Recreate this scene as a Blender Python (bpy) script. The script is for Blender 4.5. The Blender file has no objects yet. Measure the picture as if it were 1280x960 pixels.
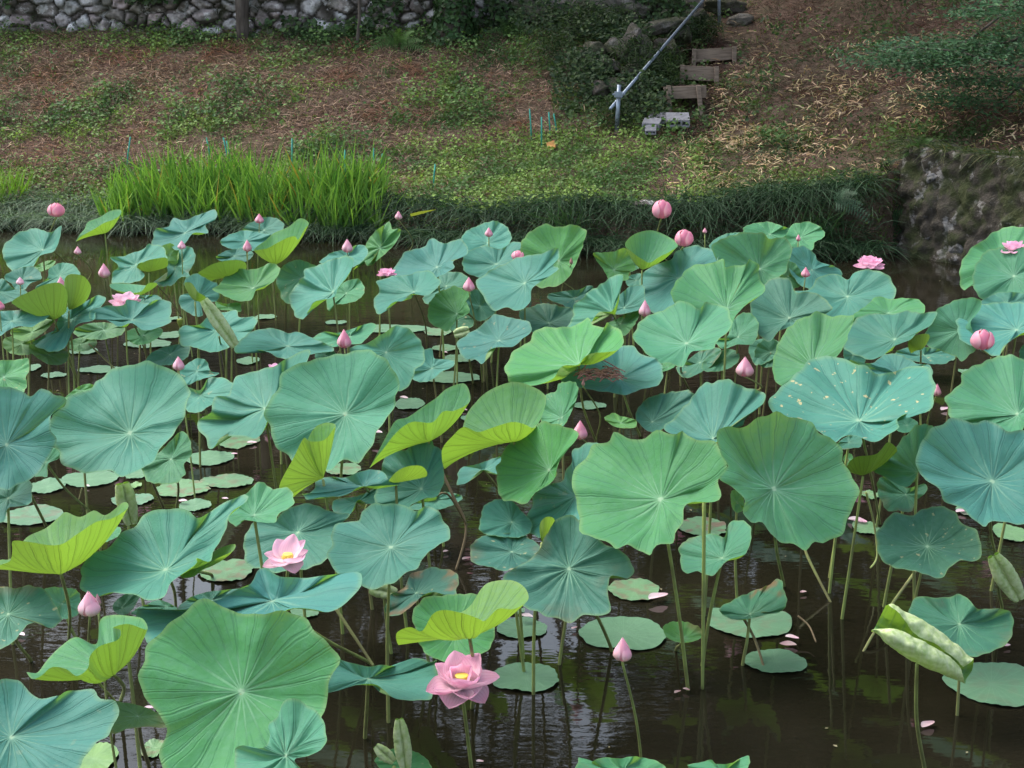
import bpy, math, random
import numpy as np
from mathutils import Vector, noise as mnoise

# ------------------------------------------------------------------ camera, sky, sun, exposure
SC = bpy.context.scene
COL = SC.collection
R = math.radians
CAM_H, PITCH, FPX = 2.4, R(14.0), 1850.0
cd = bpy.data.cameras.new("camera"); cam = bpy.data.objects.new("camera", cd); COL.objects.link(cam)
cam.location = (0, 0, CAM_H); cam.rotation_euler = (R(90) - PITCH, 0, 0)
cd.sensor_width = 36.0; cd.lens = FPX / 1280.0 * 36.0; cd.clip_start = 0.05; cd.clip_end = 600
SC.camera = cam
SUN_EL, SUN_AZ = R(56), R(300)      # azimuth clockwise from +Y
w = bpy.data.worlds.new("World"); SC.world = w; w.use_nodes = True
nt = w.node_tree; nt.nodes.clear()
sky = nt.nodes.new("ShaderNodeTexSky"); sky.sky_type = 'NISHITA'; sky.sun_disc = False
sky.sun_elevation = SUN_EL; sky.sun_rotation = SUN_AZ; sky.dust_density = 4.0; sky.air_density = 1.3
hs = nt.nodes.new("ShaderNodeHueSaturation"); hs.inputs['Saturation'].default_value = 0.7
bg = nt.nodes.new("ShaderNodeBackground"); bg.inputs['Strength'].default_value = 0.13
wo = nt.nodes.new("ShaderNodeOutputWorld")
nt.links.new(sky.outputs[0], hs.inputs['Color']); nt.links.new(hs.outputs[0], bg.inputs[0]); nt.links.new(bg.outputs[0], wo.inputs[0])
sd = bpy.data.lights.new("sun", 'SUN'); sd.energy = 0.9; sd.angle = R(42); sd.color = (1.0, 0.96, 0.9)
so = bpy.data.objects.new("sun", sd); COL.objects.link(so)
so.rotation_euler = (R(90) - SUN_EL, 0, -SUN_AZ + math.pi)
SC.view_settings.view_transform = 'Standard'; SC.view_settings.look = 'None'
SC.view_settings.exposure = 1.85; SC.view_settings.gamma = 1.0
SC.view_settings.use_curve_mapping = False
SC.cycles.use_denoising = True
SC.cycles.max_bounces = 8; SC.cycles.diffuse_bounces = 3; SC.cycles.glossy_bounces = 3
SC.cycles.transmission_bounces = 4; SC.cycles.sample_clamp_indirect = 6.0

rng = np.random.default_rng(11); random.seed(5)
FW = np.array([0, math.cos(PITCH), -math.sin(PITCH)]); UP = np.array([0, math.sin(PITCH), math.cos(PITCH)]); RT = np.array([1., 0, 0])
CO = np.array([0, 0, CAM_H])
def ray(px, py): return FW + (px - 640) / FPX * RT + (480 - py) / FPX * UP
def at_h(px, py, h): d = ray(px, py); return CO + d * ((h - CAM_H) / d[2])
def at_y(px, py, Y): d = ray(px, py); return CO + d * (Y / d[1])
def project(P):
    P = np.asarray(P) - CO; z = P @ FW
    return 640 + FPX * (P @ RT) / z, 480 - FPX * (P @ UP) / z, z
TILE = {c: ((i % 4) * 320, 240 + (i // 4) * 240) for i, c in enumerate("ABCDEFGHIJKM")}
TILE['P'] = (0, 0)
def tp(t, p):
    ox, oy = TILE[t]; s = 1.0 if t == 'P' else 4.0
    return (ox + p[0] / s, oy + p[1] / s)

# ------------------------------------------------------------------ object helpers
def tag(o, label=None, cat=None, group=None, kind=None):
    if label: o['label'] = label
    if cat: o['category'] = cat
    if group: o['group'] = group
    if kind: o['kind'] = kind
    return o
def empty(name, loc):
    o = bpy.data.objects.new(name, None); o.empty_display_size = .05; o.location = tuple(float(v) for v in loc); COL.objects.link(o); return o
def mesh_obj(name, V, F, mat, parent=None, origin=None, uv=None, col=None, smooth=True):
    """V: (n,3) world coordinates; F: list of faces or (m,k) array; uv: per loop; col: per vertex rgb"""
    V = np.asarray(V, dtype=np.float64)
    if parent is not None: origin = np.array(parent_loc(parent))
    elif origin is None: origin = np.array([V[:, 0].mean(), V[:, 1].mean(), V[:, 2].min()])
    L = V - origin
    me = bpy.data.meshes.new(name)
    if isinstance(F, np.ndarray):
        m, k = F.shape
        me.vertices.add(len(L)); me.vertices.foreach_set('co', L.astype(np.float32).ravel())
        me.loops.add(m * k); me.loops.foreach_set('vertex_index', F.astype(np.int32).ravel())
        me.polygons.add(m); me.polygons.foreach_set('loop_start', np.arange(0, m * k, k, dtype=np.int32))
        me.update(calc_edges=True)
    else:
        me.from_pydata(L.tolist(), [], F); me.update()
    me.polygons.foreach_set('use_smooth', np.full(len(me.polygons), smooth))
    if uv is not None:
        l = me.uv_layers.new(name="UVMap"); l.data.foreach_set('uv', np.asarray(uv, dtype=np.float32).ravel())
    if col is not None:
        a = me.color_attributes.new("tone", 'FLOAT_COLOR', 'POINT')
        c = np.ones((len(L), 4), dtype=np.float32); c[:, :3] = col; a.data.foreach_set('color', c.ravel())
    me.materials.append(mat)
    o = bpy.data.objects.new(name, me); COL.objects.link(o)
    if parent is not None: o.parent = parent
    else: o.location = tuple(float(v) for v in origin)
    return o
def parent_loc(p):
    v = Vector((0, 0, 0))
    while p is not None: v = v + p.location; p = p.parent
    return v
class MB:
    def __init__(s): s.V = []; s.F = []; s.C = []; s.n = 0
    def add(s, V, F, c=(1, 1, 1)):
        V = np.asarray(V, float); s.V.append(V); s.F += [tuple(i + s.n for i in f) for f in F]
        s.C.append(np.tile(np.asarray(c, float), (len(V), 1)) if np.ndim(c) == 1 else np.asarray(c)); s.n += len(V)
    def box(s, c, ax, ay, az, col=(1, 1, 1)):
        c, ax, ay, az = map(lambda q: np.asarray(q, float), (c, ax, ay, az))
        V = [c + i * ax + j * ay + k * az for k in (-1, 1) for j in (-1, 1) for i in (-1, 1)]
        s.add(V, [(0, 2, 3, 1), (4, 5, 7, 6), (0, 1, 5, 4), (2, 6, 7, 3), (0, 4, 6, 2), (1, 3, 7, 5)], col)
    def tube(s, pts, rad, k=8, col=(1, 1, 1)):
        V, F = tube(pts, rad, k); s.add(V, F, col)
    def build(s, name, mat, parent=None, smooth=True, origin=None):
        return mesh_obj(name, np.vstack(s.V), s.F, mat, parent, origin, col=np.vstack(s.C), smooth=smooth)
def tube(pts, rad, k=8):
    pts = np.asarray(pts, float); n = len(pts)
    rad = np.broadcast_to(np.asarray(rad, float), (n,))
    T = np.gradient(pts, axis=0); T /= np.linalg.norm(T, axis=1)[:, None] + 1e-9
    ref = np.array([0, 1., 0]) if abs(T[0][1]) < .8 else np.array([1., 0, 0])
    V = []
    for i in range(n):
        a = np.cross(T[i], ref); a /= np.linalg.norm(a); b = np.cross(T[i], a)
        for j in range(k):
            q = 2 * math.pi * j / k; V.append(pts[i] + rad[i] * (math.cos(q) * a + math.sin(q) * b))
    F = [(i * k + j, i * k + (j + 1) % k, (i + 1) * k + (j + 1) % k, (i + 1) * k + j) for i in range(n - 1) for j in range(k)]
    F.append(tuple(range(k - 1, -1, -1))); F.append(tuple((n - 1) * k + j for j in range(k)))
    return np.array(V), F
def catmull(P, n, closed=True):
    P = np.asarray(P, float); m = len(P)
    seg = np.linalg.norm(np.roll(P, -1, 0) - P, axis=1) if closed else np.linalg.norm(np.diff(P, axis=0), axis=1)
    cum = np.concatenate([[0], np.cumsum(seg)]); out = []
    for q in np.linspace(0, cum[-1], n, endpoint=not closed):
        i = min(np.searchsorted(cum, q, side='right') - 1, len(seg) - 1); t = (q - cum[i]) / max(seg[i], 1e-9)
        if closed: p0, p1, p2, p3 = P[(i - 1) % m], P[i], P[(i + 1) % m], P[(i + 2) % m]
        else: p0, p1, p2, p3 = P[max(i - 1, 0)], P[i], P[i + 1], P[min(i + 2, m - 1)]
        out.append(.5 * (2 * p1 + (p2 - p0) * t + (2 * p0 - 5 * p1 + 4 * p2 - p3) * t * t + (3 * p1 - p0 - 3 * p2 + p3) * t ** 3))
    return np.array(out)
def blades(P, D, Lh, Wd, up=None, seg=3, droop=0.3, col=None, side=None):
    """many bent blades at once: base points P, start directions D, lengths, widths"""
    n = len(P); Lh = np.broadcast_to(Lh, (n,)); Wd = np.broadcast_to(Wd, (n,)); droop = np.broadcast_to(droop, (n,))
    D = D / (np.linalg.norm(D, axis=1)[:, None] + 1e-9)
    if side is None:
        az = rng.uniform(0, 2 * math.pi, n); side = np.stack([np.cos(az), np.sin(az), np.zeros(n)], 1)
    side = side - (side * D).sum(1)[:, None] * D; side /= np.linalg.norm(side, axis=1)[:, None] + 1e-9
    hor = D.copy(); hor[:, 2] = 0; hor /= np.linalg.norm(hor, axis=1)[:, None] + 1e-6
    V = np.zeros((n, 2 * (seg + 1), 3))
    for i in range(seg + 1):
        t = i / seg
        c = P + D * (Lh * t)[:, None] + (hor * .6 - np.array([0, 0, 1.])) * (droop * Lh * t * t)[:, None]
        wv = Wd * .5 * (1 - t ** 1.6 * .93) * (0.75 + .25 * min(1, t * 3))
        V[:, 2 * i] = c - side * wv[:, None]; V[:, 2 * i + 1] = c + side * wv[:, None]
    base = (np.arange(n) * 2 * (seg + 1))[:, None, None]
    f = np.array([[2 * i, 2 * i + 1, 2 * i + 3, 2 * i + 2] for i in range(seg)])[None]
    F = (base + f).reshape(-1, 4); C = None if col is None else np.repeat(col, 2 * (seg + 1), axis=0)
    return V.reshape(-1, 3), F, C
def leaflets(P, N, size, col=None, aspect=.5):
    """diamond-ish leaf quads lying roughly across N"""
    n = len(P); az = rng.uniform(0, 2 * math.pi, n); a = np.stack([np.cos(az), np.sin(az), rng.normal(0, .3, n)], 1)
    N = N / np.linalg.norm(N, axis=1)[:, None]; a = a - (a * N).sum(1)[:, None] * N; a /= np.linalg.norm(a, axis=1)[:, None] + 1e-9
    b = np.cross(N, a); s = np.broadcast_to(size, (n,))[:, None]
    V = np.stack([P - a * s * .5, P + b * s * .5 * aspect + a * s * .05 + N * s * .08, P + a * s * .5, P - b * s * .5 * aspect + a * s * .05 + N * s * .08], 1)
    F = np.arange(4 * n).reshape(-1, 4)
    return V.reshape(-1, 3), F, None if col is None else np.repeat(col, 4, axis=0)
def jitcol(base, n, amt=.3):
    b = np.asarray(base, float); return np.clip(b * (1 + rng.uniform(-amt, amt, (n, 1))) * (1 + rng.uniform(-.12, .12, (n, 3))), 0, 1)
_ICO = {}
def ico(sub):
    if sub in _ICO: return _ICO[sub]
    t = (1 + 5 ** .5) / 2
    V = [(-1, t, 0), (1, t, 0), (-1, -t, 0), (1, -t, 0), (0, -1, t), (0, 1, t), (0, -1, -t), (0, 1, -t), (t, 0, -1), (t, 0, 1), (-t, 0, -1), (-t, 0, 1)]
    F = [(0, 11, 5), (0, 5, 1), (0, 1, 7), (0, 7, 10), (0, 10, 11), (1, 5, 9), (5, 11, 4), (11, 10, 2), (10, 7, 6), (7, 1, 8), (3, 9, 4), (3, 4, 2), (3, 2, 6), (3, 6, 8), (3, 8, 9), (4, 9, 5), (2, 4, 11), (6, 2, 10), (8, 6, 7), (9, 8, 1)]
    V = [np.array(v) / np.linalg.norm(v) for v in V]
    for _ in range(sub):
        mid = {}; F2 = []
        def m(a, b):
            k = (min(a, b), max(a, b))
            if k not in mid: q = V[a] + V[b]; V.append(q / np.linalg.norm(q)); mid[k] = len(V) - 1
            return mid[k]
        for a, b, c in F:
            x, y, z = m(a, b), m(b, c), m(c, a); F2 += [(a, x, z), (b, y, x), (c, z, y), (x, y, z)]
        F = F2
    _ICO[sub] = (np.array(V), F); return _ICO[sub]
def rock(c, sx, sy, sz, rot=0., seed=0, sub=2, rough=.25):
    V, F = ico(sub); r = np.random.default_rng(seed); off = r.uniform(-50, 50, 3)
    # facet the ball with a few random cutting planes, then roughen it
    P = V.copy()
    for _ in range(9):
        n = r.normal(size=3); n /= np.linalg.norm(n); d = r.uniform(.62, .85); q = P @ n
        P -= np.maximum(q - d, 0)[:, None] * n
    k = np.array([mnoise.noise(Vector(v * 2.3 + off)) for v in V]); P *= (1 + rough * k * .5)[:, None]
    P = P * np.array([sx, sy, sz]); ca, sa = math.cos(rot), math.sin(rot)
    P = P @ np.array([[ca, 0, sa], [0, 1, 0], [-sa, 0, ca]]).T
    return P + np.asarray(c), F

# ------------------------------------------------------------------ materials
class NT:
    def __init__(s, name):
        s.m = bpy.data.materials.new(name); s.m.use_nodes = True; s.t = s.m.node_tree; s.t.nodes.clear()
        s.out = s.t.nodes.new("ShaderNodeOutputMaterial")
    def n(s, typ, **kw):
        nd = s.t.nodes.new(typ)
        for k, v in kw.items(): setattr(nd, k, v)
        return nd
    def put(s, sock, v):
        if isinstance(v, bpy.types.NodeSocket): s.t.links.new(v, sock)
        elif isinstance(v, (tuple, list)) and len(v) == 3 and sock.type == 'RGBA': sock.default_value = (*v, 1)
        else: sock.default_value = v
    def math(s, op, a, b=None, c=None, clamp=False):
        nd = s.n("ShaderNodeMath", operation=op, use_clamp=clamp)
        for i, v in enumerate((a, b, c)):
            if v is not None: s.put(nd.inputs[i], v)
        return nd.outputs[0]
    def mix(s, f, a, b, blend='MIX'):
        nd = s.n("ShaderNodeMix", data_type='RGBA', blend_type=blend)
        s.put(nd.inputs['Factor'], f); s.put(nd.inputs['A'], a); s.put(nd.inputs['B'], b)
        return nd.outputs['Result']
    def noise(s, scale, detail=3, rough=.55, vec=None, dist=0.):
        nd = s.n("ShaderNodeTexNoise"); nd.inputs['Scale'].default_value = scale; nd.inputs['Detail'].default_value = detail
        nd.inputs['Roughness'].default_value = rough; nd.inputs['Distortion'].default_value = dist
        if vec is not None: s.put(nd.inputs['Vector'], vec)
        return nd.outputs['Fac']
    def ramp(s, f, lo, hi):
        nd = s.n("ShaderNodeMapRange", interpolation_type='SMOOTHSTEP'); s.put(nd.inputs['Value'], f)
        nd.inputs['From Min'].default_value = lo; nd.inputs['From Max'].default_value = hi; return nd.outputs[0]
    def pos(s, obj=False):
        if obj: return s.n("ShaderNodeTexCoord").outputs['Object']
        return s.n("ShaderNodeNewGeometry").outputs['Position']
    def attr(s, name, obj=False, fac=False):
        nd = s.n("ShaderNodeAttribute", attribute_name=name, attribute_type='OBJECT' if obj else 'GEOMETRY')
        return nd.outputs['Fac'] if fac else nd.outputs['Color']
    def bump(s, h, strength=.3, dist=.02):
        nd = s.n("ShaderNodeBump"); nd.inputs['Strength'].default_value = strength; nd.inputs['Distance'].default_value = dist
        s.put(nd.inputs['Height'], h); return nd.outputs[0]
    def bsdf(s, col, rough=.6, normal=None, spec=.4, **kw):
        b = s.n("ShaderNodeBsdfPrincipled"); s.put(b.inputs['Base Color'], col); s.put(b.inputs['Roughness'], rough)
        b.inputs['Specular IOR Level'].default_value = spec
        for k, v in kw.items(): s.put(b.inputs[k.replace('_', ' ')], v)
        if normal is not None: s.put(b.inputs['Normal'], normal)
        return b.outputs[0]
    def end(s, sh): s.t.links.new(sh, s.out.inputs['Surface']); return s.m
    def shmix(s, f, a, b):
        nd = s.n("ShaderNodeMixShader"); s.put(nd.inputs[0], f); s.t.links.new(a, nd.inputs[1]); s.t.links.new(b, nd.inputs[2]); return nd.outputs[0]

def leaf_material():
    t = NT("lotus_leaf")
    uvn = t.n("ShaderNodeUVMap", uv_map="UVMap"); sep = t.n("ShaderNodeSeparateXYZ"); t.put(sep.inputs[0], uvn.outputs[0])
    u, v = sep.outputs[0], sep.outputs[1]
    P = t.pos(True)
    wob = t.noise(9., 2, vec=P)
    rnd = t.n("ShaderNodeObjectInfo").outputs['Random']
    sn = lambda k, ph, a: t.math('MULTIPLY', t.math('SINE', t.math('ADD', t.math('MULTIPLY', u, 6.28318 * k), t.math('MULTIPLY', rnd, ph))), a)
    uw = t.math('ADD', u, t.math('MULTIPLY', t.math('SUBTRACT', wob, .5), t.math('MULTIPLY', v, .028)))
    uw = t.math('ADD', uw, t.math('ADD', sn(3, 40., .007), sn(7, 90., .004)))
    def veins(nv, off, wid):
        f = t.math('FRACT', t.math('ADD', t.math('MULTIPLY', uw, nv), off))
        d = t.math('ABSOLUTE', t.math('SUBTRACT', f, .5))
        d = t.math('MULTIPLY', d, t.math('MULTIPLY', v, 6.283 / nv))
        return t.math('SUBTRACT', 1.0, t.ramp(d, wid * .25, wid))
    v1 = veins(21, 0., .016)
    v2 = t.math('MULTIPLY', veins(42, .25, .011), t.ramp(v, .38, .6))
    vein = t.math('MAXIMUM', v1, t.math('MULTIPLY', v2, .6))
    fade = t.math('SUBTRACT', 1.0, t.math('MULTIPLY', v, .35))
    vein = t.math('MULTIPLY', vein, fade)
    hub = t.math('SUBTRACT', 1.0, t.ramp(v, .02, .05))
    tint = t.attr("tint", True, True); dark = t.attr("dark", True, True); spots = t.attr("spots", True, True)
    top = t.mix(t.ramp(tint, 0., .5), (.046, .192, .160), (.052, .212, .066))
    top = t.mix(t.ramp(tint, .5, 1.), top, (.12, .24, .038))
    top = t.mix(dark, top, (.022, .085, .052))  # dark stands for old leaves and for shade painted into low ones
    n1 = t.noise(5.5, 4, vec=P); n2 = t.noise(45, 3, vec=P)
    top = t.mix(t.math('MULTIPLY', t.ramp(n1, .35, .75), .38), top, t.mix(.6, top, (.035, .115, .055)))
    top = t.mix(t.math('MULTIPLY', t.ramp(n2, .3, .8), .22), top, (.10, .22, .18))
    top = t.mix(t.math('MULTIPLY', t.ramp(v, .93, 1.), .3), top, (.20, .29, .08))          # paler rim
    top = t.mix(t.math('MULTIPLY', vein, .36), top, t.mix(t.ramp(v, .22, .62), (.22, .40, .25), t.mix(.62, top, (.02, .07, .045))))
    hv = t.n('ShaderNodeHueSaturation'); t.put(hv.inputs['Color'], top); t.put(hv.inputs['Value'], t.math('MULTIPLY_ADD', rnd, .34, .83)); t.put(hv.inputs['Hue'], t.math('MULTIPLY_ADD', t.math('FRACT', t.math('MULTIPLY', rnd, 7.3)), .03, .485)); top = hv.outputs[0]
    top = t.mix(t.math('MULTIPLY', hub, .6), top, (.32, .46, .30))
    sp = t.math('MULTIPLY', t.ramp(t.noise(30, 2, vec=P), .66, .70), spots)
    top = t.mix(sp, top, (.42, .38, .20))
    brn = t.math('MULTIPLY', t.math('MULTIPLY', t.ramp(t.noise(7, 4, vec=P), .5, .62), t.ramp(v, .55, .95)), t.attr("wither", True, True))
    top = t.mix(brn, top, (.17, .09, .045))
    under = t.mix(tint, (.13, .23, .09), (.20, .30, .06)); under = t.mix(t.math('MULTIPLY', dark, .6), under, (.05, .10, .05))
    young = t.attr("young", True, True)
    under = t.mix(t.math('MULTIPLY', t.math('MULTIPLY', vein, .85), t.math('SUBTRACT', 1., young)), under, (.12, .15, .04))
    under = t.mix(young, under, t.mix(t.ramp(t.noise(60, 4, vec=P), .35, .7), (.52, .60, .34), (.33, .44, .17))); under = t.mix(brn, under, (.17, .09, .045))
    geo = t.n("ShaderNodeNewGeometry")
    hgt = t.math('ADD', t.math('MULTIPLY', vein, t.math('MULTIPLY_ADD', young, .27, -.3)), t.math('ADD', t.math('MULTIPLY', t.noise(26, 4, vec=P), .55), t.math('MULTIPLY', t.noise(90, 2, vec=P), .16)))
    nrm = t.bump(hgt, .5, .012)
    A = t.bsdf(top, .6, nrm, .2, Sheen_Weight=.09, Sheen_Roughness=.5, Sheen_Tint=(.5, .8, 1.0))
    B = t.bsdf(under, .6, nrm, .3)
    front = t.shmix(geo.outputs['Backfacing'], A, B)
    thick = t.math('MULTIPLY', t.math('SUBTRACT', 1., t.ramp(t.math('ADD', v, t.math('MULTIPLY', t.math('SUBTRACT', n1, .5), .9)), .05, .8)), .62)
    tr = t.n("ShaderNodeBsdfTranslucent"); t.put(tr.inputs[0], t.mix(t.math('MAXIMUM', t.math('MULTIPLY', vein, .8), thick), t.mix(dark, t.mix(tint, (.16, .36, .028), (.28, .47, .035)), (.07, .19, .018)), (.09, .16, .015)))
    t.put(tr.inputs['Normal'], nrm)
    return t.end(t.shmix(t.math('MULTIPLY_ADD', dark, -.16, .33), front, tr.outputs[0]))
def stem_material():
    t = NT("lotus_stem"); P = t.pos()
    c = t.mix(t.ramp(t.noise(7, 3, vec=P), .35, .7), (.24, .31, .09), (.15, .17, .06))
    c = t.mix(t.attr("brown", True, True), c, (.12, .085, .045))
    n = t.noise(260, 2, vec=P)
    return t.end(t.bsdf(c, .55, t.bump(n, .6, .003), .35))
def tone_material(name, rough=.75, transl=0., nscale=30, namt=.35, spec=.25, bump=0., bdist=.01):
    """albedo from the mesh's own 'tone' attribute, broken up by noise"""
    t = NT(name); P = t.pos(); c = t.attr("tone")
    c = t.mix(t.math('MULTIPLY', t.ramp(t.noise(nscale, 4, vec=P), .3, .75), namt), c, t.mix(.6, c, (.02, .018, .012)))
    nrm = t.bump(t.noise(nscale * 2, 4, vec=P), bump, bdist) if bump else None
    b = t.bsdf(c, rough, nrm, spec)
    if transl:
        tr = t.n("ShaderNodeBsdfTranslucent"); t.put(tr.inputs[0], t.mix(.5, c, t.mix(1., c, (1.6, 1.8, .6), 'MULTIPLY'))); b = t.shmix(transl, b, tr.outputs[0])
    return t.end(b)
def petal_material():
    t = NT("lotus_petal")
    uvn = t.n("ShaderNodeUVMap", uv_map="UVMap"); sep = t.n("ShaderNodeSeparateXYZ"); t.put(sep.inputs[0], uvn.outputs[0])
    pale = t.attr("pale", True, True); aged = t.attr("aged", True, True)
    v = sep.outputs[1]; u = sep.outputs[0]
    c = t.mix(t.ramp(v, .05, .95), (.92, .78, .82), (.88, .47, .66))
    c = t.mix(t.attr('deep', True, True), c, t.mix(t.ramp(t.math('ABSOLUTE', t.math('SUBTRACT', u, .5)), .2, .5), (.66, .14, .25), (.74, .38, .40)))
    line = t.ramp(t.math('SINE', t.math('MULTIPLY', u, 75.)), .55, 1.)
    c = t.mix(t.math('MULTIPLY', line, .3), c, (.60, .16, .33))
    c = t.mix(pale, c, (.80, .62, .68)); c = t.mix(aged, c, (.36, .20, .15))
    green = t.attr("green", True, True)
    c = t.mix(t.math('MULTIPLY', green, t.math('SUBTRACT', 1., t.ramp(v, .05, .6))), c, (.50, .46, .30))
    b = t.bsdf(c, .5, t.bump(line, .12, .003), .3, Sheen_Weight=.15)
    tr = t.n("ShaderNodeBsdfTranslucent"); t.put(tr.inputs[0], c)
    return t.end(t.shmix(.42, b, tr.outputs[0]))
def water_material():
    t = NT("pond_water"); P = t.pos()
    mp = t.n("ShaderNodeMapping"); t.put(mp.inputs['Vector'], P); mp.inputs['Scale'].default_value = (1, 2.4, 1)
    w1 = t.noise(5., 2, vec=mp.outputs[0]); w2 = t.noise(22, 2, vec=mp.outputs[0])
    calm = t.ramp(t.noise(.55, 2, vec=P), .35, .7)
    h = t.math('MULTIPLY', t.math('ADD', w1, t.math('MULTIPLY', w2, .16)), t.math('MULTIPLY_ADD', calm, 1.3, .12))
    c = t.mix(t.ramp(t.noise(1.2, 3, vec=P), .3, .7), (.008, .0075, .0042), (.015, .013, .008))
    return t.end(t.bsdf(c, .025, t.bump(h, .035, .05), .5, IOR=1.33))
def ground_material():
    t = NT("earth"); P = t.pos()
    a = t.mix(t.ramp(t.noise(1.6, 5, vec=P), .35, .7), (.085, .054, .040), (.050, .046, .023))
    a = t.mix(t.ramp(t.noise(14, 5, vec=P), .4, .75), a, (.15, .10, .075))
    a = t.mix(t.math('MULTIPLY', t.ramp(t.noise(60, 4, vec=P), .45, .7), .7), a, (.025, .018, .012))
    return t.end(t.bsdf(a, .95, t.bump(t.noise(30, 6, vec=P), .9, .05), .15))
def stone_material(name, moss=.45, lichen=.5, sc=1.):
    t = NT(name); P = t.pos(); c = t.attr("tone")
    c = t.mix(t.ramp(t.noise(9 * sc, 5, vec=P), .35, .72), c, t.mix(.7, c, (.06, .052, .045)))
    lf = t.math('MULTIPLY', t.ramp(t.noise(5.5 * sc, 6, .7, vec=P), .55, .63), lichen)
    c = t.mix(lf, c, (.62, .60, .58))
    mf = t.math('MULTIPLY', t.ramp(t.noise(3.2 * sc, 6, .65, vec=P), .42, .58), moss)
    c = t.mix(mf, c, t.mix(t.noise(20, 3, vec=P), (.022, .035, .012), (.05, .055, .02)))
    return t.end(t.bsdf(c, .92, t.bump(t.noise(24 * sc, 7, .65, vec=P), .9, .05), .2))
def plain(name, c1, c2, scale, rough=.7, bump=.4, bdist=.01, metal=0., stretch=None, spec=.3):
    t = NT(name); P = t.pos()
    if stretch:
        mp = t.n("ShaderNodeMapping"); t.put(mp.inputs['Vector'], P); mp.inputs['Scale'].default_value = stretch; P = mp.outputs[0]
    n = t.noise(scale, 5, vec=P); c = t.mix(t.ramp(n, .3, .72), c1, c2)
    return t.end(t.bsdf(c, rough, t.bump(n, bump, bdist), spec, Metallic=metal))
M = dict(leaf=leaf_material(), stem=stem_material(), petal=petal_material(), water=water_material(), ground=ground_material(),
         wall=stone_material("rubble_stone", .5, 1.), mossy=stone_material("mossy_stone", .9, .3), rock=stone_material("dark_rock", .7, .12),
         grass=tone_material("grass_blades", .6, .3, 12, .3), litter=tone_material("dry_litter", .85, .12, 25, .3),
         foliage=tone_material("foliage", .6, .25, 15, .35), pad=None,
         bark=plain("bark", (.10, .085, .07), (.045, .036, .03), 14, .9, .9, .04, stretch=(1, 1, .25)),
         wood=plain("weathered_wood", (.235, .18, .135), (.12, .09, .068), 20, .85, .5, .01, stretch=(.25, 1, 2.5)),
         steel=plain("galvanised_steel", (.24, .29, .35), (.17, .20, .24), 18, .42, .1, .003, metal=.55),
         concrete=plain("concrete", (.20, .20, .215), (.13, .13, .14), 22, .95, .5, .008),
         stake=plain("green_plastic", (.02, .25, .19), (.02, .18, .14), 12, .5, .1, .002),
         yellow=plain("lotus_seed_pod", (.75, .58, .10), (.55, .50, .08), 60, .6, .3, .002),
         stamen=plain("lotus_stamen", (.80, .55, .08), (.85, .66, .20), 90, .6, .3, .002),
         dry=plain("dried_fibre", (.34, .16, .13), (.20, .10, .085), 90, .9, .5, .004))
# ------------------------------------------------------------------ terrain, water
CTRL = [(0,262,17.4),(0,215,18.3),(0,130,19.8),(0,45,21.5),(150,258,17.3),(150,210,18.2),(150,120,19.9),(150,46,21.5),
        (300,262,16.9),(300,205,18.1),(300,120,19.8),(300,48,21.5),(420,258,16.5),(420,205,18.0),(420,120,19.7),(420,46,21.5),
        (520,262,16.0),(520,205,17.9),(520,120,19.7),(520,45,21.5),(640,264,15.7),(640,196,17.8),(640,110,19.6),(640,42,21.4),
        (720,258,15.5),(720,178,17.8),(720,120,19.0),(720,50,20.8),(780,168,17.8),(840,262,15.3),(840,167,18.0),(850,140,18.7),(855,107,19.7),(890,80,20.6),(905,30,22.0),(920,-10,23.2),
        (950,255,15.2),(950,190,16.8),(960,100,19.2),(1000,250,15.1),(1000,100,19.0),(1050,0,21.6),(1060,215,15.8),(1130,192,15.9),(1130,100,18.0),(1200,0,20.3),(1280,188,15.0),(1280,100,16.8),(1280,0,18.8),(1400,180,14.2),(1400,0,18.2)]
cp = [at_y(*c) for c in CTRL]
cp += [np.array(q, float) for q in [(-12,17,.35),(-12,21.5,2.1),(-20,22,2.2),(-20,17,.4),(12,13,1.2),(12,18,3.0),(20,14,1.5),(20,20,4),(-8,26,2.6),(0,26,2.9),(6,26,4.4),(-20,27,2.8),(15,26,5.5)]]
cp = np.array(cp)
def _tps(a, b):
    r2 = ((a[:, None, :2] - b[None, :, :2]) ** 2).sum(-1); return .5 * r2 * np.log(r2 + 1e-9)
_A = np.block([[_tps(cp, cp) + np.eye(len(cp)) * .03, np.c_[np.ones(len(cp)), cp[:, :2]]], [np.c_[np.ones(len(cp)), cp[:, :2]].T, np.zeros((3, 3))]])
_W = np.linalg.solve(_A, np.r_[cp[:, 2], 0, 0, 0])
EDGE = np.array([(-30, 17.8), (-6, 17.0), (-3.5, 16.7), (-1.5, 16.0), (0, 15.3), (1, 15.05), (2.5, 14.9), (3.6, 14.95), (4.05, 15.2), (4.3, 14.9), (5.4, 13.75), (7, 12.6), (30, 10)])
def edge_y(x): return np.interp(x, EDGE[:, 0], EDGE[:, 1]) + .08 * np.sin(x * 3.1) + .05 * np.sin(x * 7.7 + 1)
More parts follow.
